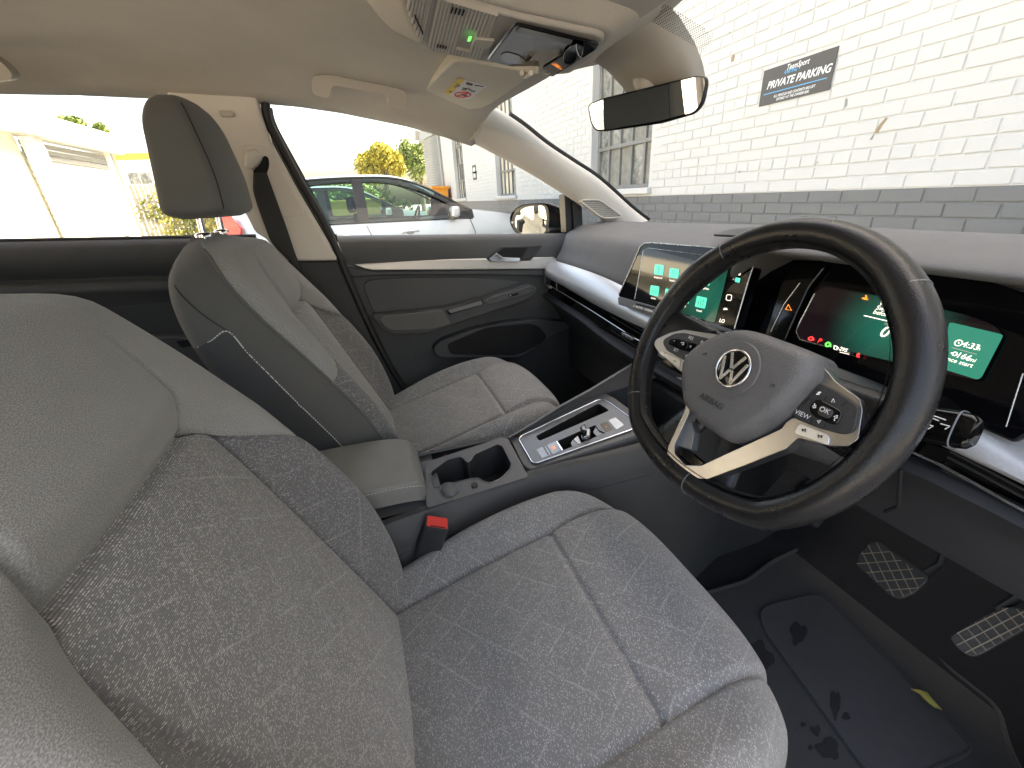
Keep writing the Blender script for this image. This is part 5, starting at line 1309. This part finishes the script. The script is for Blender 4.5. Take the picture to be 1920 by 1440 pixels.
def rim_frame(a):
    x, v = rimpt(a); x2, v2 = rimpt(a+.01); t = (WR*(x2-x)+WU*(v2-v)).normalized(); rad = t.cross(WN).normalized()
    if rad.dot(WR*x+WU*v) < 0: rad = -rad
    return WC+WR*x+WU*v, rad, t
for dg in (46, 127, 214, 276):
    c, rad, t = rim_frame(math.radians(dg)); tube('rim_seam', [c+rad*.0166*math.cos(b*math.pi/12)+WN*.0176*math.sin(b*math.pi/12) for b in range(24)], .0007, M['panel'], o, True, 6)
vs = []; fs = []
for i in range(300):
    a = 2*math.pi*i/300; c, rad, t = rim_frame(a); c2_, rad2, _ = rim_frame(a+2*math.pi/300)
    for s0, s1 in ((200, 168), (168, 200)):
        A = c+rad*.0176*math.cos(math.radians(s0-20))+WN*.0178*math.sin(math.radians(s0-40)); B = c2_+rad2*.0176*math.cos(math.radians(s1-20))+WN*.0178*math.sin(math.radians(s1-40))
        w = t.cross((B-A)).normalized()*.0006 if (B-A).length > 0 else V((0, 0, 0)); w = rad*0+t*.0011; k0 = len(vs); up_ = -rad*.0007
        vs += [A-w+up_, A+w+up_, B+w+up_, B-w+up_]; fs.append([k0, k0+1, k0+2, k0+3])
mk('stitching', vs, fs, M['stitchblack'], o, None)['kind'] = 'stuff'
# spoke backs joining the rim
def strut(p, q, w0, w1, th):
    d = (q-p).normalized(); s = d.cross(WN).normalized(); rows = []
    for t in (0, .3, .6, 1):
        c = p.lerp(q, t); w = w0+(w1-w0)*t; rows.append([c+s*w*math.cos(k_*math.pi/8)+WN*th*math.sin(k_*math.pi/8) for k_ in range(16)])
    return loft('spoke_arm', rows, M['rim'], sw_, closed=True, caps=True, sharp=60)
W2 = lambda x, v, n=0.: WC+WR*x+WU*v+WN*n
strut(W2(-.157, .012, -.004), W2(-.06, .005, -.006), .033, .030, .012); strut(W2(.157, -.002, -.004), W2(.06, .0, -.006), .034, .030, .012)
strut(W2(-.055, -.148, -.006), W2(-.02, -.05, -.02), .030, .02, .010); strut(W2(.055, -.148, -.006), W2(.03, -.05, -.02), .022, .02, .010)
# silver spoke trims
prism('silver_trim', rounded([WP(q, .012) for q in ((253, 332), (265, 293), (370, 245), (470, 222), (740, 262), (700, 330), (520, 445), (495, 470), (478, 545), (430, 512), (290, 392))], .004, 3), WN*-.014, M['wsilver'], sw_, .0045, 4)
prism('silver_trim', rounded([WP(q, .012) for q in ((1458, 450), (1482, 500), (1560, 596), (1735, 722), (1756, 800), (1727, 1008), (1650, 1064), (1510, 1060), (1290, 1002), (1200, 1084), (900, 1204), (640, 1300), (490, 1287), (368, 1192), (344, 1130), (358, 1058), (482, 790), (476, 560), (505, 560), (512, 812), (402, 1048), (404, 1118), (482, 1200), (590, 1204), (1175, 935), (1200, 892), (1250, 852), (1440, 930), (1610, 975), (1690, 955), (1728, 790), (1700, 757), (1560, 662), (1440, 608), (1440, 560))], .002, 2), WN*-.016, M['wsilver'], sw_, .0030, 3)
prism('gloss_panel', rounded([WP(q, .005) for q in ((398, 1050), (505, 1092), (615, 1182), (590, 1206), (480, 1206), (400, 1120))], .002, 2), WN*-.006, M['blackgloss'], sw_, .001)
prism('spoke_inner', [WP(q, .002) for q in ((505, 820), (545, 960), (520, 1092), (395, 1052))], WN*-.012, M['panel'], sw_, .001)
pl_ = prism('left_key_pad', rounded([WP(q, .0145) for q in ((316, 310), (332, 285), (400, 250), (470, 244), (662, 290), (640, 345), (506, 465), (345, 374), (322, 335))], .004, 3), WN*-.006, M['dark'], sw_, .0015)
pr_ = prism('right_key_pad', rounded([WP(q, .0145) for q in ((1442, 606), (1560, 660), (1700, 756), (1730, 790), (1692, 957), (1610, 977), (1440, 932), (1250, 854), (1312, 745))], .004, 3), WN*-.006, M['dark'], sw_, .0015)
prism('key_rocker', rounded([WP(q, .016) for q in ((355, 312), (375, 285), (430, 285), (560, 325), (568, 345), (510, 385), (440, 365), (360, 330))], .003, 3), WN*-.003, M['blackgloss'], pl_, .001)
prism('key', rounded([WP(q, .0172) for q in ((445, 300), (500, 315), (490, 365), (425, 345))], .002, 2), WN*-.003, M['blackgloss'], pl_, .001)
prism('key_rocker', rounded([WP(q, .016) for q in ((1362, 790), (1420, 722), (1460, 730), (1590, 800), (1610, 830), (1575, 905), (1530, 905), (1400, 850))], .004, 3), WN*-.003, M['blackgloss'], pr_, .001)
prism('key', rounded([WP(q, .0172) for q in ((1450, 762), (1550, 808), (1515, 868), (1420, 830))], .003, 2), WN*-.003, M['dark'], pr_, .001)
TR = (WP((1550, 808))-WP((1450, 762))).normalized(); TR = WR; TU = WU
def wtxt(b, s, q, m=M['print'], par=pr_, off=.0152, **kk): return text('lettering', b, s, m, WP(q, off), TR, TU, par, **kk)
wtxt('OK', .0068, (1482, 805), off=.0176); wtxt('VIEW', .0066, (1322, 835)); wtxt('RES', .006, (520, 283), par=pl_); wtxt('SET', .006, (412, 370), par=pl_); wtxt('-', .008, (402, 300), par=pl_, off=.0163); wtxt('+', .007, (517, 346), par=pl_, off=.0163)
def wl_(pts, par=pr_, m=M['print'], off=.0153, w=.0005, closed=False): tube('key_mark', [WP(q, off) for q in pts], w, m, par, closed, 5)
wl_(((1530, 745), (1555, 745), (1546, 722)), closed=True); wl_(((1430, 878), (1455, 876), (1440, 895)), closed=True); wl_(((1425, 690), (1440, 682), (1455, 672)), w=.0008); wl_(((1438, 672), (1440, 692)), w=.0008)
wl_(((1395, 775), (1420, 770), (1418, 785), (1398, 785)), off=.0164); wl_(((1410, 755), (1410, 768)), off=.0164); wl_(((1550, 850), (1575, 840), (1572, 858), (1552, 862)), off=.0164); wl_(((1553, 868), (1553, 880)), off=.0164)
wl_(((590, 320), (600, 303), (612, 320)), pl_); wl_(((480, 410), (510, 400), (505, 418), (482, 418)), pl_); wl_(((450, 318), (470, 318), (468, 332), (455, 332)), pl_, off=.0176)
for a, b in (((1375, 715), (1330, 760)), ((1500, 700), (1480, 730)), ((1600, 770), (1640, 745)), ((1400, 860), (1380, 905)), ((1490, 905), (1475, 935))): wl_((a, b), pr_, M['cavity'], .0148, .0004)
sl = prism('media_keys', rounded([WP(q, .0135) for q in ((1292, 908), (1312, 900), (1500, 975), (1516, 1000), (1506, 1056), (1262, 968))], .002, 2), WN*-.004, plain('key_silver', (.72, .74, .75), .3, .7), sw_, .001)
tri_ = [((1322, 935), (1322, 955)), ((1345, 937), (1326, 946), (1343, 960), (1345, 937)), ((1436, 980), (1455, 992), (1436, 1000), (1436, 980)), ((1462, 982), (1460, 1003))]
for p in tri_: wl_(p, sl, M['rubber'], .0139, .0005)
s2_ = prism('volume_keys', rounded([WP(q, .0135) for q in ((303, 372), (446, 437), (432, 500), (292, 398))], .002, 2), WN*-.004, plain('key_silver2', (.60, .59, .56), .3, .7), sw_, .001)
for p in (((330, 395), (342, 388)), ((395, 445), (412, 452))): wl_(p, s2_, M['rubber'], .0139, .0005)
# airbag cover
ho = [(488, 500), (500, 455), (540, 395), (620, 330), (760, 258), (880, 230), (1000, 240), (1200, 308), (1400, 385), (1448, 420), (1466, 470), (1452, 580), (1370, 682), (1270, 788), (1200, 852), (1090, 922), (980, 990), (860, 1032), (790, 1030), (700, 970), (600, 900), (520, 800), (494, 740), (484, 620)]
loop = spline([WP(q, .016) for q in ho], 4, True); cen = WP((850, 590), .016)
dome('airbag_cover', loop, [(1.0, WN*-.028), (1.0, WN*-.004), (.985, WN*.004), (.955, WN*.010), (.90, WN*.0155), (.84, WN*.0185), (.78, WN*.0195), (.60, WN*.0205), (.42, WN*.021), (.2, WN*.0212)], M['airbag'], sw_, 70, cen)
BC = WP((830, 505), .0372); bl = lambda x, y, n=0.: BC+WR*x+WU*y+WN*n
def circ(r, n=0., k_=40): return [bl(r*math.cos(t*2*math.pi/k_), r*math.sin(t*2*math.pi/k_), n) for t in range(k_)]
dome('badge_plinth', circ(.0315), [(1, WN*-.003), (1, WN*.0004), (.97, WN*.0014), (.78, WN*.0012)], M['airbag'], sw_, 40)
bd = dome('badge', circ(.0218), [(1, WN*-.001), (1, WN*.0018), (.93, WN*.0022)], M['blackgloss'], sw_, 40)
tube('badge_ring', circ(.0210, .0024), .0014, M['chrome'], bd, True, 8)
def bar(p, q, w=.0018):
    p, q = V((p[0]*.82, p[1]*.82, 0)), V((q[0]*.82, q[1]*.82, 0)); d = (q-p).normalized(); n = V((-d.y, d.x, 0))*w
    prism('badge_stroke', [bl(v.x, v.y, .0028) for v in (p+n, q+n, q-n, p-n)], WN*.0010, M['satin'], bd, .0003)
R0 = .0232
bar((-.0115, .0200), (-.0008, -.0005)); bar((.0115, .0200), (.0008, -.0005))
bar((-.0195, .0120), (-.0088, -.0205)); bar((.0195, .0120), (.0088, -.0205)); bar((-.0088, -.0190), (-.0022, -.0035)); bar((.0088, -.0190), (.0022, -.0035)); bar((-.0028, -.0042), (.0028, -.0042), .0013)
text('lettering', 'AIRBAG', .0105, plain('moulded_letter', (.035, .035, .038), .5), WP((665, 738), .0375), WR+WU*-.02, WU, sw_, ext=.0003)
for q in ((618, 400), (1105, 630)): tube('horn_mark', [WP((q[0]+a, q[1]+b), .037) for a, b in ((-14, 8), (-8, -8), (6, -6), (14, -12), (14, 6), (0, 2))], .0005, M['dark'], sw_, n=5)
# ================================================================== CENTRE CONSOLE
cc = empty('centre_console', (0, .2, .2), 'grey centre console with gear selector and cup holder', 'console')
c8 = crop(780, 680, 4); cZ = crop(940, 730, 7.385); cA = crop(560, 760, 4.8)
PN = V((0, -.21, .977)).normalized(); P0 = RZ(1000, 852, .553)
CP = lambda q, off=0.: RP(*cZ(*q), P0+PN*off, PN)
frame = rounded([CP(q) for q in ((78, 700), (130, 640), (1350, 62), (1440, 58), (1560, 120), (1960, 420), (1960, 600), (420, 1098), (370, 1092), (300, 1030), (150, 720))], .006, 3)
inner = rounded([CP(q, .002) for q in ((245, 700), (290, 640), (1345, 150), (1400, 142), (1500, 190), (1790, 400), (1880, 480), (1870, 540), (480, 1030), (430, 1018))], .005, 3)
fr0 = plate('selector_frame', frame, [[p-PN*.002 for p in inner]], PN*-.045, M['console'], cc)
loft('frame_side', [[p for p in frame], [p+(p-sum(frame, V((0, 0, 0)))/len(frame)).normalized()*.004-PN*.004 for p in frame], [p+(p-sum(frame, V((0, 0, 0)))/len(frame)).normalized()*.005-PN*.045 for p in frame]], M['console'], cc, closed=True, sharp=50, flip=True)
slot = rounded([CP(q, .0025) for q in ((480, 650), (510, 630), (1320, 208), (1360, 202), (1488, 285), (1470, 305), (545, 708), (515, 702))], .002, 2)
bay = [CP(q, .0025) for q in ((778, 716), (1090, 578), (1300, 495), (1350, 560), (1440, 605), (862, 842))]
sp_ = plate('selector_panel', [p+PN*.0005 for p in inner], [slot, bay], PN*-.028, M['panel'], cc, M['cavity'])
tube('silver_line', [p+PN*.0012 for p in inner], .0016, M['chrome'], cc, True, 8)
def key(name, q, m, off=.0032, th=.004, r=.0015, par=sp_): return prism(name, rounded([CP(v, off) for v in q], r, 2), PN*-th, m, par, .0006)
gl3 = plain('key_gloss_grey', (.30, .32, .35), .18, .2)
key('blank_key', ((480, 832), (572, 792), (648, 916), (560, 955)), gl3); key('blank_bar', ((592, 782), (616, 774), (688, 905), (662, 915)), gl3)
kp = key('park_brake_key', ((626, 770), (748, 716), (842, 842), (704, 902)), gl3); key('chrome_bar', ((752, 714), (774, 712), (860, 838), (836, 850)), M['chrome'])
tube('brake_symbol', [CP((722+18*math.cos(t*.785), 806+22*math.sin(t*.785)), .0036) for t in range(8)], .0005, M['amber_e'], kp, True, 5)
key('slope', ((960, 742), (992, 690), (1064, 762), (982, 798)), gl3, -.004); key('slope_edge', ((1000, 690), (1060, 640), (1110, 745), (1070, 762)), M['chrome'], -.002)
key('slope', ((1268, 590), (1322, 488), (1432, 600), (1322, 652)), gl3, -.001)
ap_ = key('auto_hold_key', ((1366, 480), (1460, 440), (1540, 542), (1452, 592)), plain('key_brown', (.10, .085, .06), .25)); text('lettering', 'P', .0055, M['amber_e'], CP((1452, 516), .0036), CP((1540, 480))-CP((1400, 540)), PN.cross(CP((1540, 480))-CP((1400, 540))), ap_)
pb = key('start_key', ((1482, 428), (1580, 384), (1702, 490), (1592, 554)), plain('key_pale', (.62, .64, .65), .25, .3)); 
for i, s in enumerate(('START', 'ENGINE', 'STOP')): text('lettering', s, .0032, M['printgrey'], CP((1580+i*12, 452+i*18), .0037), CP((1700, 410))-CP((1500, 490)), PN.cross(CP((1700, 410))-CP((1500, 490))), pb)
# selector lever
kb = [CP(q, -.002) for q in ((1090, 660), (1130, 730), (1250, 690), (1215, 610))]; kc = sum(kb, V((0, 0, 0)))/4
lv = empty('gear_lever', kc); lv.parent = cc; lv.location = kc-V(cc.location)
kn = [CP(q, .0) for q in ((1085, 650), (1120, 735), (1190, 710), (1160, 600))]; kcen = sum(kn, V((0, 0, 0)))/4
rows = []
for h, s, sh in ((-.01, .9, 0), (.005, .85, .001), (.014, .9, .003), (.020, 1.0, .004), (.024, .92, .0045), (.0255, .7, .005)):
    rows.append(rounded([kcen+(p-kcen)*s+PN*h+V((0, sh, 0)) for p in kn], .004, 3))
loft('lever_knob', rows, M['blackgloss'], lv, closed=True, caps=True, sharp=40)
prism('lever_face', [p for p in rounded([CP(q, .0) for q in ((1130, 720), (1190, 600), (1245, 600), (1240, 690), (1175, 715))], .002, 2)], PN*.012, M['satin'], lv, .002)
dome('lever_cap', rounded([kcen+(p-kcen)*.62+PN*.0258+V((0, .005, 0)) for p in kn], .004, 3), [(1, (0, 0, 0)), (.7, PN*.0012)], gl3, lv)
# cup holder section
Z8 = .556
C8 = lambda q, dz=0.: RZ(*c8(*q), Z8+dz)
cupo = rounded([C8(q) for q in ((70, 748), (640, 560), (690, 570), (840, 850), (820, 862), (90, 1090), (75, 1060))], .004, 2)
cuph = rounded([C8(q) for q in ((108, 822), (235, 728), (330, 706), (352, 716), (388, 752), (410, 735), (440, 688), (610, 612), (650, 628), (716, 758), (706, 800), (640, 868), (560, 906), (500, 890), (470, 868), (410, 872), (140, 942))], .006, 3)
cu_ = plate('cup_holder', [p+V((0, 0, .0)) for p in cupo], [cuph], V((0, 0, -.075)), M['console'], cc, M['dark'])
tube('cup_rim', [p+V((0, 0, .0006)) for p in cuph], .0014, M['panel'], cu_, True, 6)
dome('start_button', [C8((250+62*math.cos(t*math.pi/14), 945+42*math.sin(t*math.pi/14)), .005) for t in range(28)], [(1, (0, 0, -.014)), (1, (0, 0, 0)), (.88, (0, 0, .002))], M['console'], cc)
tube('button_ring', [C8((250+66*math.cos(t*math.pi/14), 945+45*math.sin(t*math.pi/14)), .003) for t in range(28)], .0013, M['panel'], cc, True, 8, upv=(0, 0, 1))
dome('blank_plug', [C8((438+24*math.cos(t*math.pi/8), 914+20*math.sin(t*math.pi/8)), .003) for t in range(16)], [(1, (0, 0, -.004)), (1, (0, 0, 0)), (.8, (0, 0, .0005))], M['dark'], cc)
# console flanks
re = [RZ(*q, z) for q, z in (((560, 1060), .553), ((700, 992), .553), ((803, 955), .553), ((905, 920), .552), ((985, 893), .552), ((1060, 872), .565), ((1130, 856), .578), ((1200, 838), .59), ((1290, 812), .605))]
re = [V((.085, -.6, .553)), V((.085, -.3, .553))]+re[1:]+[V((.085, .72, .63)), V((.085, .95, .66))]
rows = []
for p in re:
    rows.append([p+V((-.012, 0, .001)), p, p+V((.006, 0, -.006)), p+V((.012, 0, -.05)), p+V((.014, 0, -.062)), p+V((.011, 0, -.066)), p+V((.016, 0, -.09)), V((p.x+.035, p.y, .17))])
loft('driver_flank', rows, M['consoledark'], cc, sharp=40, flip=True)
rg = [RX(*q, x) for q, x in (((955, 822), -.062), ((1000, 795), -.068), ((1050, 764), -.075), ((1110, 731), -.083), ((1180, 688), -.092))]
rg = rg+[V((-.095, .66, rg[-1].z+.03))]; pe = [CP(q) for q in ((85, 690), (380, 520), (720, 360), (1080, 190), (1420, 60))]; pe = pe+[V((-.075, .66, .63))]
rows = [[b+V((.0, 0, -.002)), a.lerp(b, .5), a.lerp(b, .12), a+V((.002, 0, .002)), a+V((-.006, 0, .002)), a+V((-.010, 0, -.006)), a+V((-.014, 0, -.05)), V((-.11, a.y, .17))] for a, b in zip(rg, pe)]
loft('passenger_ridge', rows, M['console'], cc, sharp=50)
lf = [V((-.085, -.6, .553)), V((-.085, -.3, .553)), V((-.085, .0, .553)), V((-.082, .2, .553)), V((-.075, .26, .553))]
loft('passenger_flank', [[p+V((.012, 0, .001)), p, p+V((-.006, 0, -.006)), p+V((-.012, 0, -.05)), V((p.x-.03, p.y, .17))] for p in lf], M['consoledark'], cc, sharp=40)
mk('console_deck', [V((-.085, -.6, .545)), V((.088, -.6, .545)), V((.088, .06, .545)), V((-.085, .06, .545))], [[0, 1, 2, 3]], M['console'], cc, None)
box('console_front', (0, .87, .42), (.17, .5, .40), M['dark'], cc, .01)
# armrest lid
al = empty('armrest_lid', (0, -.1, .58)); al.parent = cc; al.location = V((0, -.1, .58))-V(cc.location)
rows = []; ZA = .607
fc = RZ(*cA(1130, 480), ZA); 
for y, w, zt_ in ((-.52, .088, .606), (-.4, .09, .608), (-.25, .09, .609), (-.12, .09, .609), (-.05, .089, .607), (-.01, .086, .603), (.012, .082, .597), (.024, .074, .588), (.030, .066, .578), (.030, .064, .572)):
    r = []
    for x, z in ((-1, -.040), (-1.0, -.018), (-.985, -.006), (-.93, .0), (-.6, .0015), (0, .002), (.6, .0015), (.93, .0), (.985, -.006), (1.0, -.018), (1.0, -.040)): r.append(V((x*w-.002, y, min(zt_+z, zt_+z))))
    rows.append(r)
rows = [spline(r, 3) for r in rows]; nn_ = len(rows[0]); rows = [[rows_s[i] for rows_s in [spline([r[i] for r in rows], 4) for i in range(nn_)]] if False else r for r in rows]
cols = [spline([r[i] for r in rows], 4) for i in range(nn_)]; rows = [[cols[i][j] for i in range(nn_)] for j in range(len(cols[0]))]
loft('lid_pad', rows, M['armvinyl'], al, sharp=60, flip=True)
dome('lid_front', rows[-1]+[], [(1, (0, 0, 0)), (.5, (0, .001, 0))], M['armvinyl'], al)
prism('lid_base', [V((-.08, -.5, .572)), V((.08, -.5, .572)), V((.08, .01, .572)), (V((.055, .03, .570))), V((-.055, .03, .570)), V((-.08, .01, .572))], (0, 0, -.012), M['console'], al, .004)
for sg in (-1, 1):
    path = [r[int((.86 if sg > 0 else .14)*(nn_-1))]+V((0, 0, .0008)) for r in rows]; path = spline(path[::2], 24)
    vs = []; fs = []; dist = 0
    for a, b in zip(path, path[1:]):
        dist += (b-a).length
        if int(dist/.002) % 3 != 2 and (b-a).length > 1e-5:
            w = V((.0008, 0, 0)); k0 = len(vs); h = V((0, 0, .0008)); vs += [a-w+h, a+w+h, b+w+h, b-w+h]; fs.append([k0, k0+1, k0+2, k0+3])
    mk('stitching', vs, fs, M['stitch'], al, None)['kind'] = 'stuff'
# ================================================================== SMALL THINGS
def buckle2(label, f, x, n, top, red, slot, h):
    n = V(n).normalized(); p0 = RX(*f(*top[0]), x); B = lambda q, off=0.: RP(*f(*q), p0+n*off, n)
    b = empty('belt_buckle', p0-V((0, 0, h)), label, 'belt buckle', 'front belt buckles')
    lp = rounded([B(q) for q in top], .004, 3); dn = V((0, -.25, -.95)).normalized()
    dome('buckle_case', lp, [(.90, dn*h-V((0, .012, 0))), (1, dn*h*.85-V((0, .010, 0))), (1, dn*.004), (.97, (0, 0, 0)), (.80, n*.0004)], M['dark'], b, 40)
    rb_ = prism('red_button', rounded([B(q, .0015) for q in red], .002, 2), n*-.002, M['red'], b, .0006)
    prism('buckle_slot', [B(q, .0024) for q in slot], n*-.0006, M['cavity'], b)
    c = sum(lp, V((0, 0, 0)))/len(lp)
    tube('buckle_stem', [c+dn*h-V((0, .012, 0)), c+dn*(h+.06)-V((0, .02, 0)), c+dn*(h+.14)-V((0, .03, 0))], .011, M['rubber'], b, flat=.5, n=10)
buckle2('red topped belt buckle beside the driver seat cushion', cA, .120, (.45, -.30, .84), ((1140, 980), (1350, 1008), (1352, 1130), (1135, 1100)), ((1158, 990), (1336, 1016), (1340, 1112), (1150, 1086)), ((1185, 1078), (1320, 1098), (1318, 1106), (1185, 1086)), .062)
buckle2('red topped belt buckle half hidden between console and passenger seat', cA, -.118, (.45, -.30, .84), ((1165, 420), (1195, 396), (1345, 440), (1330, 475), (1190, 470)), ((1185, 405), (1335, 440), (1300, 452), (1200, 432)), ((1205, 428), (1300, 446), (1298, 452), (1205, 436)), .06)
# floor mat with heel pad, damp patches
cM = crop(1320, 960, 3); MZ = .192
mt = empty('floor_mat', RZ(1500, 1250, MZ), 'black carpet mat with stitched heel pad in the driver footwell', 'floor mat')
mo = rounded([RZ(*q, MZ) for q in ((1240, 1140), (1325, 1112), (1400, 1090), (1450, 1052), (1505, 1026), (1530, 1036), (1548, 1038), (1590, 1022), (1640, 1022), (1660, 1120), (1700, 1180), (1780, 1255), (1870, 1325), (1890, 1400), (1960, 1540), (1240, 1700), (1000, 1400))], .02, 3)
prism('mat_sheet', mo, (0, 0, -.008), M['mat'], mt, .003)
tube('mat_binding', [p+V((0, 0, .000)) for p in mo], .0045, M['pad'], mt, True, 6)
HP = rounded([RZ(*cM(*q), MZ+.003) for q in ((318, 600), (325, 550), (380, 525), (600, 470), (660, 470), (710, 500), (900, 700), (1480, 1290), (1500, 1320), (1480, 1360), (1250, 1460), (1050, 1560), (900, 1440), (650, 1090), (480, 860), (350, 680))], .02, 3)
hp_ = prism('heel_pad', HP, (0, 0, -.003), M['pad'], mt, .0015)
tube('pad_binding', HP, .003, M['mat'], hp_, True, 6)
def blot(c, r, seed, par, dz):
    rn = random.Random(seed); pts = []
    for t in range(28):
        a = t*2*math.pi/28; k_ = 1+rn.uniform(-.07, .07)+.16*math.sin(3*a+seed)+.10*math.sin(5*a+2*seed); pts.append(RZ(*cM(c[0]+r[0]*k_*math.cos(a), c[1]+r[1]*k_*math.sin(a)), MZ+dz))
    mk('damp_patch', pts, [list(range(28))], M['damp'], par, None)
blot((310, 820), (75, 90), 1, mt, .0012); blot((530, 680), (45, 62), 2, hp_, .0042); blot((740, 1080), (28, 75), 3, hp_, .0042); blot((630, 1230), (28, 28), 4, mt, .0012); blot((700, 1330), (62, 60), 5, mt, .0012); blot((800, 1150), (22, 22), 6, hp_, .0042); blot((600, 1325), (12, 14), 7, mt, .0012); blot((560, 1195), (16, 12), 8, mt, .0012)
# fallen leaf
lf_ = [(1165, 995), (1210, 1000), (1255, 1015), (1285, 1055), (1310, 1080), (1338, 1112), (1300, 1100), (1265, 1075), (1230, 1045), (1205, 1012)]
LC = [RZ(*cM(*q), MZ+.012+.004*math.sin(i*1.7)) for i, q in enumerate(lf_)]
k = NT('leaf_mottle'); k.col(k.mix(k.ramp(k.noise(k.pos(), 60, 3), .4, .6), (.62, .36, .08), (.40, .38, .07))); k.set(.6)
lo_ = empty('fallen_leaf', LC[0], 'small dry yellow leaf lying on the driver heel pad', 'leaf')
solid(mk('leaf_blade', LC, [list(range(len(LC)))], k.m, lo_, None), .0006); tube('leaf_stalk', [RZ(*cM(*q), MZ+.014) for q in ((1165, 995), (1250, 1040), (1338, 1112))], .0008, plain('leaf_vein', (.55, .40, .12), .6), lo_, n=5)
# pedals
M['pedal'] = plain('pedal_rubber', (.050, .047, .044), .55, var=.25, dust=.2); M['pedline'] = plain('pedal_worn_edge', (.30, .25, .19), .6, var=.4, vscale=60)
def pedal(label, px0, x, pts, arm, lines):
    p0 = RX(*px0, x); n = V((0, -.80, .60)).normalized(); PP = lambda q, off=0.: RP(*cM(*q), p0+n*off, n)
    p = empty('pedal', p0, label, 'pedal', 'driver pedals')
    pad = prism('pedal_pad', rounded([PP(q) for q in pts], .006, 3), n*-.010, M['pedal'], p, .003, 3)
    def clip(a, b):
        t0, t1 = 0., 1.; n_ = len(pts); ar = sum(pts[i][0]*pts[(i+1) % n_][1]-pts[(i+1) % n_][0]*pts[i][1] for i in range(n_)); sg = 1 if ar > 0 else -1
        for i in range(n_):
            p_, q_ = pts[i], pts[(i+1) % n_]; nx, ny = -(q_[1]-p_[1])*sg, (q_[0]-p_[0])*sg; L_ = math.hypot(nx, ny)
            da_ = ((a[0]-p_[0])*nx+(a[1]-p_[1])*ny)/L_-8; db_ = ((b[0]-p_[0])*nx+(b[1]-p_[1])*ny)/L_-8
            if da_ < 0 and db_ < 0: return None
            if da_ < 0: t0 = max(t0, da_/(da_-db_))
            elif db_ < 0: t1 = min(t1, da_/(da_-db_))
        if t1-t0 < .02: return None
        return [(a[0]+(b[0]-a[0])*t, a[1]+(b[1]-a[1])*t) for t in (t0, t1)]
    (ox, oy), (d1x, d1y), (d2x, d2y), sp1, sp2 = lines
    for (dx, dy), (ex, ey) in (((d1x, d1y), (d2x, d2y)), ((d2x, d2y), (d1x, d1y))):
        for i in range(-9, 10):
            cx_, cy_ = ox+ex*i, oy+ey*i; r = clip((cx_-dx*20, cy_-dy*20), (cx_+dx*20, cy_+dy*20))
            if r: tube('tread_rib', [PP(r[0], .0006), PP(r[1], .0006)], .0009, M['pedline'], pad, n=5)
    tube('pedal_arm', [PP(arm[0], -.008), PP(arm[1], -.02), p0+V((0, .12, .22))], .012, M['consoledark'], p, flat=.5, n=10)
bl_ = [(850, 292), (875, 225), (932, 165), (985, 165), (1050, 215), (1258, 350), (1262, 388), (1180, 460), (1100, 492), (1055, 478)]
lines = ((1050, 330), (26, 52), (52, -4), 1, 1)
pedal('wide ribbed brake pedal above the floor mat', (1670, 1070), .40, bl_, ((1240, 350), (1330, 290)), lines)
al_ = [(1375, 708), (1395, 690), (1560, 590), (1680, 530), (1800, 540), (1860, 600), (1800, 665), (1570, 795), (1500, 818), (1440, 782)]
lines = ((1520, 700), (40, 46), (52, -26), 1, 1)
pedal('flat ribbed accelerator pedal at the right of the footwell', (1850, 1180), .55, al_, ((1640, 560), (1760, 480)), lines)
# footrest panel by the tunnel
box('footrest', (.16, .98, .34), (.09, .18, .02), M['dark'], None, .01, Matrix.Rotation(math.radians(50), 3, 'X')); tag(bpy.data.objects['footrest'], 'dark footrest plate left of the brake pedal in the footwell', 'footrest')
